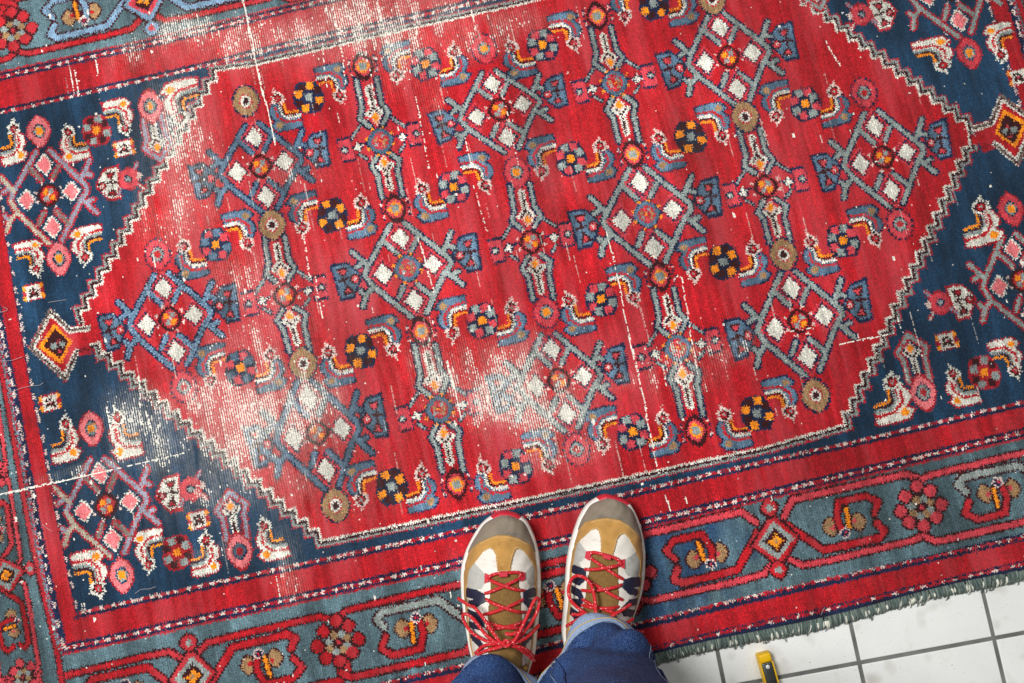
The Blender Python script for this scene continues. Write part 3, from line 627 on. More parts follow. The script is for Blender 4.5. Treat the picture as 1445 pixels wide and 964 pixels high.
FORM_R = make_form(c6([(800, 340), (745, 690)]), c6([(745, 75), (700, 110), (665, 170), (640, 240), (620, 310), (608, 380), (603, 450), (600, 540), (592, 620), (583, 720)]),
                   c6([(860, 65), (900, 90), (935, 140), (960, 200), (978, 270), (987, 340), (985, 440), (972, 530), (950, 600), (920, 680), (900, 740)]), c6([(805, 57)])[0])
for F in (FORM_L, FORM_R):
    # close the toe and carry the outline round the heel
    l, r = F['L'], F['R']
    if l[-1, 1] > r[-1, 1]: F['L'], F['R'] = r, l; l, r = r, l
    ul, ur = l[-1, 0], r[-1, 0]; m = (l[-1, 1] + r[-1, 1]) / 2
    tx_ = (l[0, 1] + r[0, 1]) / 2 - .004 * 0
    H = F['len']
    heel = [(.235, .037), (.26, .036), (.28, .030), (.293, .019), (.299, .010), (.302, .0)]
    F['lp'] = np.array([(0, tx_)] + [tuple(p) for p in l] + [(u, m - w) for u, w in heel if u > ul])
    F['rp'] = np.array([(0, tx_)] + [tuple(p) for p in r] + [(u, m + w) for u, w in heel if u > ur])
def smooth_interp(P, u):
    """outline as a smooth function of the root of the distance from the toe: a round toe"""
    q = np.linspace(0, 1, 600); o = np.argsort(P[:, 0], kind='stable'); y = np.interp(q, np.sqrt(np.clip(P[o, 0], 0, None) / .302), P[o, 1])
    k_ = np.exp(-np.linspace(-2, 2, 41) ** 2); k_ /= k_.sum(); ys = np.convolve(np.r_[2 * y[0] - y[20:0:-1], y, 2 * y[-1] - y[-2:-22:-1]], k_, 'valid')
    return np.interp(np.sqrt(u / .302), q, ys)
def outline(F, u, inset=0.):
    uu = np.clip(u, 0, .302)
    l, r = smooth_interp(F['lp'], uu), smooth_interp(F['rp'], uu)
    c, h = (l + r) / 2, (r - l) / 2
    return c, np.maximum(h - inset * np.clip(h / .02, 0, 1), 0)
ZC = np.array([(0, .030), (.004, .043), (.010, .051), (.02, .058), (.035, .063), (.055, .067), (.08, .072), (.10, .078), (.13, .091), (.16, .104), (.185, .114), (.20, .117), (.23, .108), (.26, .106), (.285, .110), (.296, .095), (.302, .030)])
def surf(F, u, v, lift=0.):
    """point of the upper in shoe coordinates (u, x, z); v = -1..1 from left edge to right edge"""
    c, h = outline(F, u, .0066); u = u + .0065 * np.clip(1 - u / .03, 0, 1) ** 2 - .006 * np.clip(1 - (.302 - u) / .03, 0, 1) ** 2
    zc = np.interp(u, ZC[:, 0], ZC[:, 1])
    k = (1 - np.abs(v) ** 2.3).clip(0) ** .52
    x = c + h * v
    return u, x, SOLE_Z + (zc - SOLE_Z) * k + lift
def to_world(F, u, x, z):
    p = F['o'] + np.multiply.outer(u, F['d']) + np.multiply.outer(x, F['n'])
    return np.concatenate([p, np.asarray(z)[..., None]], -1)
def project(W):
    c = (W - [0, 0, CAM_H]) @ CAM_R
    return np.stack([722.5 + 1200 * c[..., 0] / -c[..., 2], 482 - 1200 * c[..., 1] / -c[..., 2]], -1)

# ------------------------------------------------------------------ tiled floor
FLOOR_Z = -.008
M_GROUT = mat('grout', srgb(102, 104, 102), .9, noise=.34, nscale=26, bump=.4, bscale=900)
def tile_material():
    m = mat('glazed_tile', srgb(228, 230, 228), .34, noise=.05, nscale=9, spec=.4)
    nt = m.node_tree; b = nt.nodes['Principled BSDF']; src = b.inputs['Base Color'].links[0].from_socket
    tc = nt.nodes['Texture Coordinate']; oi = nt.nodes.new('ShaderNodeObjectInfo')
    ad = nt.nodes.new('ShaderNodeVectorMath'); ad.operation = 'ADD'; nt.links.new(tc.outputs['Object'], ad.inputs[0]); nt.links.new(oi.outputs['Location'], ad.inputs[1])
    for sc, lo, hi, c in ((420, .70, .76, srgb(150, 150, 146)), (900, .72, .78, srgb(120, 120, 118)), (22, .58, .8, srgb(196, 194, 186))):
        n = nt.nodes.new('ShaderNodeTexNoise'); n.inputs['Scale'].default_value = sc; n.inputs['Detail'].default_value = 2; nt.links.new(ad.outputs[0], n.inputs['Vector'])
        r = nt.nodes.new('ShaderNodeMapRange'); r.inputs[1].default_value = lo; r.inputs[2].default_value = hi; nt.links.new(n.outputs['Fac'], r.inputs[0])
        mx = nt.nodes.new('ShaderNodeMix'); mx.data_type = 'RGBA'; mx.inputs[7].default_value = c
        nt.links.new(r.outputs[0], mx.inputs[0]); nt.links.new(src, mx.inputs[6]); src = mx.outputs[2]
    nt.links.new(src, b.inputs['Base Color'])
    return m
M_TILE = tile_material()
TILE, GAP, TYAW, TX0, TY0 = .2, .0058, .18215, .48239, -.33278
floor = new_mesh('floor', [(-2.6, -2.4, FLOOR_Z - .0016), (2.6, -2.4, FLOOR_Z - .0016), (2.6, 2.4, FLOOR_Z - .0016), (-2.6, 2.4, FLOOR_Z - .0016)], [(0, 1, 2, 3)], M_GROUT)
tag(floor, kind='structure')
def tile_mesh():
    h = (TILE - GAP) / 2; e = .0012; V, F = [], []
    for z, d in ((-.008, 0), (-e, 0), (-e * .3, e * .3), (0, e)):
        V += [(-h + d, -h + d, z), (h - d, -h + d, z), (h - d, h - d, z), (-h + d, h - d, z)]
    for i in range(3): F += [(i * 4 + k, i * 4 + (k + 1) % 4, i * 4 + 4 + (k + 1) % 4, i * 4 + 4 + k) for k in range(4)]
    F.append((12, 13, 14, 15)); me = bpy.data.meshes.new('tile'); me.from_pydata(V, [], F); me.materials.append(M_TILE); return me
TM = tile_mesh(); ct, st = math.cos(TYAW), math.sin(TYAW); rt = random.Random(3)
for i in range(-10, 5):
    for j in range(-4, 9):
        a, b = (i + .5) * TILE, (j + .5) * TILE
        x, y = TX0 + ct * a - st * b, TY0 + st * a + ct * b
        o = bpy.data.objects.new('tile', TM); LINK(o); o.parent = floor
        o.location = (x, y, FLOOR_Z + rt.uniform(-.0003, .0002)); o.rotation_euler = (rt.uniform(-.0012, .0012), rt.uniform(-.0012, .0012), TYAW)

# ------------------------------------------------------------------ rug: pile mesh, one object for each motif
rug = empty('rug', (RUG_X, RUG_Y, 0), RUG_YAW)
tag(rug, 'worn red, navy and slate hand-knotted rug with lattice diamonds', 'rug')
def wool():
    m = bpy.data.materials.new('wool_pile'); m.use_nodes = True; nt = m.node_tree; b = nt.nodes['Principled BSDF']
    b.inputs['Roughness'].default_value = .95; b.inputs['Specular IOR Level'].default_value = .15
    b.inputs['Sheen Weight'].default_value = .12; b.inputs['Sheen Roughness'].default_value = .6
    at = nt.nodes.new('ShaderNodeAttribute'); at.attribute_name = 'dye'
    tc = nt.nodes.new('ShaderNodeTexCoord')
    mp = nt.nodes.new('ShaderNodeMapping'); mp.inputs['Scale'].default_value = (1, .45, 1); nt.links.new(tc.outputs['Object'], mp.inputs[0])
    n = nt.nodes.new('ShaderNodeTexNoise'); n.inputs['Scale'].default_value = 900; n.inputs['Detail'].default_value = 2; nt.links.new(mp.outputs[0], n.inputs['Vector'])
    r = nt.nodes.new('ShaderNodeMapRange'); r.inputs[1].default_value = .3; r.inputs[2].default_value = .7; r.inputs[3].default_value = .72; r.inputs[4].default_value = 1.28
    nt.links.new(n.outputs['Fac'], r.inputs[0])
    mx = nt.nodes.new('ShaderNodeVectorMath'); mx.operation = 'SCALE'
    nt.links.new(at.outputs['Color'], mx.inputs[0]); nt.links.new(r.outputs[0], mx.inputs['Scale']); nt.links.new(mx.outputs[0], b.inputs['Base Color'])
    bp = nt.nodes.new('ShaderNodeBump'); bp.inputs['Strength'].default_value = .5; bp.inputs['Distance'].default_value = .0008
    nt.links.new(n.outputs['Fac'], bp.inputs['Height']); nt.links.new(bp.outputs[0], b.inputs['Normal'])
    return m
M_WOOL = wool()
def rug_relief():
    pile = np.where(bare, -1.5, 0.) - 1.2 * np.clip(WEAR, 0, 1) - np.where(COL == KI['M'], .8, 0.) + rng.normal(0, .46, GX.shape)
    pile += .35 * vnoise(7, 30, 71)
    v = np.zeros((NY + 1, NX + 1)); w = np.zeros_like(v)
    for a in (0, 1):
        for b_ in (0, 1): v[a:NY + a, b_:NX + b_] += pile; w[a:NY + a, b_:NX + b_] += 1
    v /= w
    gx, gy = np.meshgrid(-XH + np.arange(NX + 1) * KN, YB_ + np.arange(NY + 1) * KN)
    v += 2.0 * np.sin(gx / 120 + gy / 210) * np.sin(gy / 110 + 1.1) + 1.0 * np.sin(gx / 47 + 1.5 * np.sin(gy / 160)) * np.exp(-np.minimum(gy - YB_, YT_ - gy).clip(0) / 160) - .8
    edge = np.minimum(np.minimum(gx + XH, XH - gx + (NX * KN - 2 * XH)), np.minimum(gy - YB_, YB_ + NY * KN - gy))
    v -= 6.0 * np.exp(-np.clip(edge, 0, None) / 2.0)
    gx = gx + rng.normal(0, .28, v.shape); gy = gy + rng.normal(0, .28, v.shape)
    gy = gy + 2.2 * np.sin(gx / 62) * np.exp(-np.minimum(gy - YB_, YT_ - gy).clip(0) / 9)
    return np.stack([gx, gy, np.maximum(v, -7.4)], -1).reshape(-1, 3) / 1000
RV = rug_relief()
fi = (np.arange(NY)[:, None] * (NX + 1) + np.arange(NX)[None, :]).ravel()
RF = np.stack([fi, fi + 1, fi + NX + 2, fi + NX + 1], 1)
pid = PID.ravel(); order = np.argsort(pid, kind='stable'); bounds = np.searchsorted(pid[order], np.arange(len(PARTS) + 1))
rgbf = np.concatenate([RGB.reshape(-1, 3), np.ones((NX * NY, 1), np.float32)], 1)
OBJ = {}
for i, p in enumerate(PARTS):
    sel = order[bounds[i]:bounds[i + 1]]
    if len(sel) < 12: OBJ[i] = None; continue
    f = RF[sel]; uq, inv_ = np.unique(f, return_inverse=True)
    par = rug if p['parent'] is None else (OBJ.get(p['parent']) or rug)
    o = new_mesh(p['name'], RV[uq], inv_.reshape(-1, 4), M_WOOL, par); OBJ[i] = o
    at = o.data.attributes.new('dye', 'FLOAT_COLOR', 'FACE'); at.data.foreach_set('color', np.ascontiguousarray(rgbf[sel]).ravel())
    if p.get('label'): o['label'] = p['label']
# overcast edge: short yarns wrapped over the rim, cotton loops peeping out
def overcast():
    V, F, C, n0 = [], [], [], 0; r_ = np.random.default_rng(9)
    runs = [((-XH, YB_), (XH, YB_), (0, -1)), ((XH, YT_), (-XH, YT_), (0, 1)), ((-XH, YT_), (-XH, YB_), (-1, 0)), ((XH, YB_), (XH, YT_), (1, 0))]
    for a, b, nrm in runs:
        a, b, nrm = np.array(a), np.array(b), np.array(nrm, float); L = np.hypot(*(b - a)); d = (b - a) / L; s = 0.
        while s < L:
            white = r_.random() < .13; fly = r_.random() < .12
            q = a + d * s; wv = 2.2 * np.sin(q[0] / 62) * (1 if nrm[1] else 0)
            reach = r_.uniform(10, 13.5) + 1.4 * np.sin(s / 47) + (r_.uniform(2, 7) if fly else 0); sl = r_.normal(0, 2.2 if not fly else 5) + 2.5 * np.sin(s / 23)
            w = r_.uniform(1.2, 2.0) * (.55 if fly else 1)
            prof = [(-5 if not white else 3, .3 + r_.uniform(-.3, .9)), (1, 1.2 + r_.uniform(-.3, .5)), (reach * .5, .6 if not white else 1.6), (reach * .85, -3), (reach, -6.4)]
            P = []
            for t_, (e, z) in zip((0, .3, .55, .8, 1), prof):
                xy = q + nrm * e + d * sl * t_ + np.array([0, wv]); P.append((xy[0] / 1000, xy[1] / 1000, z / 1000))
            v, f = tube(P, np.array([.6, 1, 1, .9, .4]) * w / 1000, 5)
            base = np.array([lin((196, 196, 184))[k_] for k_ in range(3)]) if white else np.array(lin([(96, 110, 104), (84, 100, 96), (114, 126, 118), (70, 84, 80)][r_.integers(4)]))
            c = np.clip(base * np.exp(r_.normal(0, .16)), 0, 1)
            V.append(v); F += [tuple(int(k_) + n0 for k_ in q_) for q_ in f]; C += [(*c, 1)] * len(f); n0 += len(v)
            s += r_.uniform(1.0, 1.7) * (.5 if fly else 1)
    o = new_mesh('overcast_edge', np.vstack(V).tolist(), F, M_WOOL, rug)
    at = o.data.attributes.new('dye', 'FLOAT_COLOR', 'FACE'); at.data.foreach_set('color', np.array(C, np.float32).ravel())
    tag(o, 'grey green overcast yarn edge with cotton loops', kind='stuff')
overcast()
M_LINT = mat('lint', srgb(176, 168, 172), .9)
c2 = lambda x0, y0, pts, s=6.425: [(x0 + a / s, y0 + b / s) for a, b in pts]
for pts in (c2(0, 410, [(440, 110), (500, 100), (560, 90), (605, 85)]), c2(0, 410, [(340, 440), (400, 445), (440, 425)]), c2(0, 410, [(0, 640), (110, 635), (210, 600)]), c2(0, 410, [(60, 880), (110, 915), (200, 885), (290, 865), (360, 860), (400, 835)]),
            c2(60, 690, [(460, 555), (520, 525), (560, 500), (600, 470)]), c2(60, 690, [(840, 950), (900, 910), (970, 905), (1030, 885)]), c2(0, 410, [(0, 200), (50, 190), (70, 170), (35, 150)]), c2(60, 690, [(800, 40), (840, 50), (880, 20), (920, 5)]),
            c2(1130, 800, [(180, 435), (200, 390), (215, 365)]), c2(0, 620, [(385, 770), (400, 780), (470, 830), (490, 810)]), c2(1040, 370, [(1115, 380 + 320), (1150, 690)])):
    w = P2R(pts); P = catmull(np.c_[w / 1000, np.full(len(w), .0012) + np.sin(np.arange(len(w)) * 1.7) * .0004])
    tubes('loose_thread', [(P, .0003)], M_LINT, rug, 5)

# ------------------------------------------------------------------ sneakers
M_WHITE = mat('white_leather', srgb(212, 207, 198), .6, noise=.06, nscale=60, bump=.12, bscale=700)
M_TAUPE = mat('taupe_nubuck', srgb(126, 115, 100), .9, noise=.13, nscale=45, bump=.6, bscale=1000, sheen=.1)
M_TAN = mat('tan_suede', srgb(176, 132, 68), .95, noise=.13, nscale=70, bump=.6, bscale=1000, sheen=.1)
M_GREYM = mat('grey_leather', srgb(172, 172, 166), .7, noise=.10, nscale=500, bump=.6, bscale=1200)
M_NAVY = mat('navy_synthetic', srgb(22, 26, 50), .5, noise=.15, nscale=200, bump=.1)
M_BROWN = mat('brown_tongue', srgb(118, 88, 42), .9, noise=.16, nscale=260, bump=.7, bscale=1300)
M_FOAM = mat('white_midsole', srgb(226, 223, 217), .55, noise=.03, nscale=40)
M_REDR = mat('red_rubber', srgb(190, 30, 52), .55, noise=.06)
M_SOLE = mat('gum_outsole', srgb(150, 112, 66), .7, noise=.1)
M_LOOP = mat('red_webbing', srgb(190, 34, 54), .7, noise=.1, nscale=500, bump=.4, bscale=1500)
def scuff(m, c, sc, lo, hi):
    nt = m.node_tree; b = nt.nodes['Principled BSDF']; src = b.inputs['Base Color'].links[0].from_socket
    n = nt.nodes.new('ShaderNodeTexNoise'); n.inputs['Scale'].default_value = sc; n.inputs['Detail'].default_value = 5; nt.links.new(nt.nodes['Texture Coordinate'].outputs['Object'], n.inputs['Vector'])
    r = nt.nodes.new('ShaderNodeMapRange'); r.inputs[1].default_value = lo; r.inputs[2].default_value = hi; r.inputs[4].default_value = .7; nt.links.new(n.outputs['Fac'], r.inputs[0])
    mx = nt.nodes.new('ShaderNodeMix'); mx.data_type = 'RGBA'; mx.inputs[7].default_value = c; nt.links.new(r.outputs[0], mx.inputs[0]); nt.links.new(src, mx.inputs[6]); nt.links.new(mx.outputs[2], b.inputs['Base Color'])
scuff(M_TAUPE, srgb(84, 82, 80), 38, .60, .74); scuff(M_TAN, srgb(140, 100, 48), 60, .60, .75); scuff(M_WHITE, srgb(176, 166, 150), 55, .62, .78); scuff(M_GREYM, srgb(150, 146, 138), 60, .58, .75); scuff(M_FOAM, srgb(196, 186, 172), 50, .62, .8)
def lace_material():
    m = mat('red_lace', srgb(192, 20, 32), .7, noise=.16, nscale=900, bump=.5, bscale=1500); nt = m.node_tree; b = nt.nodes['Principled BSDF']
    v = nt.nodes.new('ShaderNodeTexVoronoi'); v.inputs['Scale'].default_value = 330; nt.links.new(nt.nodes['Texture Coordinate'].outputs['Object'], v.inputs['Vector'])
    r = nt.nodes.new('ShaderNodeMapRange'); r.inputs[1].default_value = .20; r.inputs[2].default_value = .14; nt.links.new(v.outputs['Distance'], r.inputs[0])
    mx = nt.nodes.new('ShaderNodeMix'); mx.data_type = 'RGBA'; mx.inputs[7].default_value = srgb(240, 225, 220); src = b.inputs['Base Color'].links[0].from_socket
    nt.links.new(r.outputs[0], mx.inputs[0]); nt.links.new(src, mx.inputs[6]); nt.links.new(mx.outputs[2], b.inputs['Base Color']); return m
M_LACE = lace_material()
M_STITCH = mat('stitch_thread', srgb(224, 198, 146), .8)
# panels in (millimetres from the toe, -1..1 across) of the left shoe; the right shoe mirrors them
ARC = [(62, -1.01), (52, -.92), (43, -.79), (36, -.55), (32, -.3), (31, .02), (32, .3), (36, .6), (43, .88), (53, .97), (60, 1.01)]
PANELS = [('grey_panel', M_GREYM, .0006, [[(70, -.76), (82, -.42), (95, -.38), (104, -.5), (106, -.95), (78, -.95)], [(72, .93), (81, .7), (92, .7), (100, .82), (105, .75), (106, .97), (80, .98)]]),
          ('tan_overlay', M_TAN, .0013, [ARC + [(82, 1.01), (79, .955), (68, .90), (53, .69), (49, .54), (51, .44), (61, .35), (80, .29), (80, -.07), (76, -.07), (57, -.16), (51, -.27), (49, -.4), (54, -.56), (69, -.73), (81, -.84), (84, -1.01)],
                                         [(80, -1.01), (80, -.86), (110, -.905), (150, -.91), (200, -.90), (230, -.90), (230, -1.01)], [(78, 1.01), (78, .955), (140, .965), (230, .93), (230, 1.01)]]),
          ('toe_cap', M_TAUPE, .0022, [ARC + [(30, 1.2), (-5, 1.2), (-5, -1.2), (30, -1.2)]]),
          ('tongue', M_BROWN, .0004, [[(84, -.2), (82, .15), (83, .52), (105, .55), (135, .6), (165, .66), (202, .7), (202, -.38), (165, -.33), (134, -.3), (105, -.24)]]),
          ('stripe', M_NAVY, .0015, [[(106, -.9), (105, -.62), (109, -.40), (119, -.35), (122, -.45), (117, -.62), (118, -.9)], [(119, -.35), (122, -.45), (128, -.62), (129, -.86), (122, -.84), (116, -.60)],
                                     [(133, -.9), (134, -.62), (145, -.40), (152, -.42), (150, -.52), (142, -.70), (143, -.9)], [(150, -.44), (155, -.55), (157, -.88), (150, -.88), (146, -.62)],
                                     [(161, -.9), (163, -.66), (174, -.46), (182, -.48), (174, -.70), (171, -.9)],
                                     [(106, .96), (105, .70), (109, .62), (119, .62), (117, .74), (117, .96)], [(117, .62), (121, .64), (129, .78), (130, .95), (123, .95), (116, .74)],
                                     [(133, .96), (134, .72), (144, .64), (152, .66), (144, .78), (143, .96)], [(150, .66), (155, .72), (158, .94), (151, .94), (146, .76)], [(162, .95), (163, .74), (174, .66), (182, .70), (174, .80), (172, .95)]])]
def inpoly(poly, x, y):
    m = np.zeros(x.shape, bool); p = np.asarray(poly, float); q = np.roll(p, -1, 0)
    for (ax, ay), (bx_, by_) in zip(p, q):
        if ay == by_: continue
        m ^= ((ay > y) != (by_ > y)) & (x < (bx_ - ax) * (y - ay) / (by_ - ay) + ax)
    return m
def sneaker(F, mir, label, bow):
    base = empty('sneaker', (*(F['o'] + F['d'] * .15), 0)); tag(base, label, 'shoe', 'the pair of sneakers'); off = np.array([*(F['o'] + F['d'] * .15), 0.])
    W = lambda u, x, z: to_world(F, u, x, z) - off
    NU, NV = 250, 150
    ue = .302 * (1 - np.cos(np.linspace(.0, np.pi, NU + 1))) / 2 * .35 + .302 * np.linspace(0, 1, NU + 1) * .65
    ph = np.linspace(-np.pi / 2, np.pi / 2, NV + 1)
    u, v = np.meshgrid(ue, np.sin(ph), indexing='ij')
    S0 = W(*surf(F, u, v))
    wr = np.array([[0., 0, 0]])
    du = np.gradient(S0, axis=0); dv = np.gradient(S0, axis=1); N = np.cross(dv, du); N /= np.maximum(np.linalg.norm(N, axis=-1, keepdims=True), 1e-9)
    N[N[..., 2] < 0] *= -1
    # creases across the vamp, soft padding waves
    cre = -.0018 * np.exp(-((u - .070 - .006 * v) / .003) ** 2) * (1 - v ** 2) - .0014 * np.exp(-((u - .093 - .01 * v) / .0035) ** 2) + .0007 * np.sin(u * 190 + v * 5) * np.sin(v * 9)
    uc, vc = (u[:-1, :-1] + u[1:, 1:]) / 2 * 1000, (v[:-1, :-1] + v[1:, 1:]) / 2 * (1 if not mir else -1)
    hole = (uc > 203) & (uc < 288) & (np.abs(vc) < .8)
    idx = np.arange((NU + 1) * (NV + 1)).reshape(NU + 1, NV + 1)
    Q = np.stack([idx[:-1, :-1], idx[:-1, 1:], idx[1:, 1:], idx[1:, :-1]], -1)
    def patch(nm, m, lift, mask, skirt=True):
        V = S0 + N * (lift + cre[..., None] * .8)
        f = Q[mask]; uq, iv = np.unique(f, return_inverse=True); f2 = iv.reshape(-1, 4); P = V.reshape(-1, 3)[uq]
        if skirt:
            e = np.concatenate([f2[:, [0, 1]], f2[:, [1, 2]], f2[:, [2, 3]], f2[:, [3, 0]]]); key = np.sort(e, 1); _, first, cnt = np.unique(key, axis=0, return_index=True, return_counts=True)
            be = e[first[cnt == 1]]; bv, bi = np.unique(be, return_inverse=True); lo = P[bv] - N.reshape(-1, 3)[uq][bv] * (lift + .0012)
            bi = bi.reshape(-1, 2) + len(P); f2 = np.vstack([f2, np.stack([be[:, 1], be[:, 0], bi[:, 0], bi[:, 1]], 1)]); P = np.vstack([P, lo])
        return new_mesh(nm, P, f2, m, base)
    lab = np.full(uc.shape, -1)
    for i, (nm, m, th, polys) in enumerate(PANELS):
        for p in polys: lab[inpoly(p, uc, vc)] = i
    patch('upper', M_WHITE, 0., ~hole)
    for i, (nm, m, th, polys) in enumerate(PANELS):
        if nm == 'stripe':
            for s_ in (-1, 1): patch('stripe', m, th, (lab == i) & (np.sign(vc) == s_) & ~hole)
        elif nm == 'grey_panel':
            for s_ in (-1, 1): patch('grey_panel', m, th, (lab == i) & (np.sign(vc) == s_) & ~hole)
        else: patch(nm, m, th, (lab == i) & ~hole)
    # midsole: white foam rim, red rubber at the toe, gum tread
    NP = 120
    uu = .302 * (1 - np.cos(np.linspace(0, np.pi, NP))) / 2
    def ringpts(inset, z, rise=1):
        c, h = outline(F, uu, inset); zz = z + .010 * np.clip(1 - uu / .05, 0, 1) ** 2 * rise
        ul = np.where(uu < .15, uu + inset * np.clip(1 - uu / .03, 0, 1), uu - inset * np.clip(1 - (.302 - uu) / .03, 0, 1))
        Lp = W(ul, c - h, zz); Rp = W(ul, c + h, zz); return np.vstack([Lp, Rp[::-1][1:-1]])
    rings = [ringpts(.006, .004, .6), ringpts(.0015, .007, .7), ringpts(.0, .014), ringpts(.0005, .022), ringpts(.0022, .0285), ringpts(.0055, .0305), ringpts(.012, .029)]
    n = len(rings[0]); V = np.vstack(rings); f = np.array([(r_ * n + i, r_ * n + (i + 1) % n, (r_ + 1) * n + (i + 1) % n, (r_ + 1) * n + i) for r_ in range(len(rings) - 1) for i in range(n)])
    un = np.r_[uu, uu[::-1][1:-1]]; toe = (un[f[:, 0] % n] < .0085) & (un[f[:, 1] % n] < .0085)
    for nm, m, msk in (('midsole', M_FOAM, ~toe), ('toe_bumper', M_REDR, toe)):
        ff = f[msk]; uq, iv = np.unique(ff, return_inverse=True); new_mesh(nm, V[uq], iv.reshape(-1, 4), m, base)
    so = [ringpts(.006, -.0015, 0), ringpts(.004, .001, .5), ringpts(.004, .0055, .8)]; V = np.vstack(so)
    ff = [(r_ * n + i, r_ * n + (i + 1) % n, (r_ + 1) * n + (i + 1) % n, (r_ + 1) * n + i) for r_ in range(2) for i in range(n)] + [tuple(range(n))[::-1], tuple(2 * n + np.arange(n))]
    new_mesh('outsole', V.tolist(), ff, M_SOLE, base)
    sg = -1 if mir else 1
    def on(uv, lift):
        uv = np.asarray(uv, float); p = surf(F, uv[:, 0] / 1000, uv[:, 1] * sg, 0.); return W(p[0], p[1], p[2] + np.asarray(lift))
    # stitches along the toe cap and round the eye cut-outs
    st_ = []
    def stitch(line_, gap=2.1, lift=.0019):
        d = catmull(np.array(line_, float) * [1, 60], 14); seg = np.r_[0, np.cumsum(np.hypot(*np.diff(d, axis=0).T))]
        for s_ in np.arange(1, seg[-1], gap):
            a, b = [np.array([np.interp(t_, seg, d[:, 0]), np.interp(t_, seg, d[:, 1]) / 60]) for t_ in (s_, s_ + gap * .55)]
            st_.append((on([a, b], lift), .0005))
    stitch([(p[0] + 2.2, p[1]) for p in ARC[2:-2]], 2.0, .0017)
    stitch([(54, -.58), (48, -.42), (50, -.25), (57, -.13), (74, -.045)]); stitch([(74, .265), (61, .32), (50, .41), (47.5, .54), (52, .71)]); stitch([(78.5, -.05), (78.5, .27)], 3.4)
    tubes('stitching', st_, M_STITCH, base, 5)
    # lace keepers and the laces
    for v0, v1, u0 in ((-.40, -.29, 82), (.58, .70, 80)):
        g = [(u0, v0), (u0 + 13, v0), (u0 + 11, v1), (u0 + 2, v1)]
        P = np.vstack([on(g, .0005), on(g, .0032)]); new_mesh('lace_keeper', P.tolist(), [(0, 1, 2, 3), (7, 6, 5, 4), (0, 4, 5, 1), (1, 5, 6, 2), (2, 6, 7, 3), (3, 7, 4, 0)], M_LOOP, base, False)
    rr = .0024
    top = on([(90, -.3), (84.5, -.22), (81.5, .0), (80.5, .3), (81, .52), (86, .6)], .0036)
    kb = on([(79.6, .0), (79, .235), (85.4, .235), (86, .0)], .0028); kt = on([(79.6, .0), (79, .235), (85.4, .235), (86, .0)], .0078)
    bl = new_mesh('lace_lock', np.vstack([kb, kt]).tolist(), [(0, 1, 2, 3), (7, 6, 5, 4), (0, 4, 5, 1), (1, 5, 6, 2), (2, 6, 7, 3), (3, 7, 4, 0)], M_LOOP, base, False)
    bv_ = bl.modifiers.new('round', 'BEVEL'); bv_.width = .0012; bv_.segments = 2
    paths = [(catmull(top), rr)]
    def cross(a, b, over):
        p = np.linspace(0, 1, 7)[:, None]; uv = np.array(a) * (1 - p) + np.array(b) * p
        lift = .0030 + (.0036 if over else .0008) * np.sin(np.linspace(0, np.pi, 7)) - .004 * (np.abs(np.linspace(-1, 1, 7)) > .95)
        paths.append((catmull(on(uv, lift)), rr))
    for i, (a, b) in enumerate((((90, -.3), (106, .66)), ((88, .6), (109, -.39)), ((116, -.36), (134, .71)), ((117, .64), (135, -.42)), ((144, -.33), (152, .68)), ((145, .68), (152, -.36)), ((160, -.4), (172, .5)), ((161, .72), (172, -.2)))): cross(a, b, i % 2 == 0)
    for P in bow:
        P = np.asarray(P, float); w = np.array([survey([p[:2]], p[2])[0] for p in P]) - off
        paths.append((catmull(w, 10), rr))
    tubes('lace', paths, M_LACE, base)
    # padded collar round the ankle opening
    col = on([(203, -.8), (225, -.82), (255, -.82), (280, -.78), (290, -.4), (291, 0), (290, .4), (280, .78), (255, .82), (225, .82), (203, .8)], .002)
    tubes('collar', [(catmull(col), .006)], M_BROWN, base, 10)
    return base
c6b = lambda pts, s=9.03: [(620 + a / s, 860 + b / s, z) for a, b, z in pts]
cB = lambda pts: [(640 + a / 9.179, 790 + b / 9.179, z) for a, b, z in pts]
bowL = [c6b([(850, 430, .125), (780, 420, .126), (680, 290, .121), (560, 110, .113), (450, -20, .104)]) + cB([(200, 590, .088), (60, 500, .070)]),
        c6b([(850, 440, .124), (760, 440, .122), (600, 330, .116), (440, 130, .102), (345, 62, .090), (300, 85, .084), (330, 180, .082), (420, 300, .092), (560, 385, .106), (700, 430, .118), (850, 445, .124)]),
        c6b([(850, 430, .125), (940, 420, .126), (1010, 310, .122), (1070, 190, .118), (1140, 40, .112)]) + cB([(1040, 540, .108), (1085, 498, .104), (1112, 545, .100), (1090, 650, .100)]) + c6b([(1190, 140, .103), (1110, 250, .110), (960, 390, .120), (860, 440, .124)]),
        c6b([(860, 440, .123), (960, 430, .124), (1100, 370, .110), (1200, 280, .095), (1270, 200, .085)]),
        c6b([(850, 450, .122), (740, 490, .120), (560, 540, .108), (430, 625, .086)]), c6b([(860, 450, .122), (980, 480, .119), (1100, 560, .106), (1210, 650, .088)]),
        c6b([(820, 440, .121), (700, 440, .118), (560, 470, .106), (460, 560, .092)]), c6b([(880, 450, .121), (1000, 470, .118), (1120, 520, .106), (1200, 600, .090)]),
        c6b([(840, 310, .113), (920, 318, .115), (1000, 290, .113)]), c6b([(820, 400, .127), (870, 405, .1285), (900, 440, .127), (860, 470, .127), (820, 450, .127), (825, 405, .127)])]
c5 = lambda pts: [(780 + a / 9.179, 780 + b / 9.179, z) for a, b, z in pts]
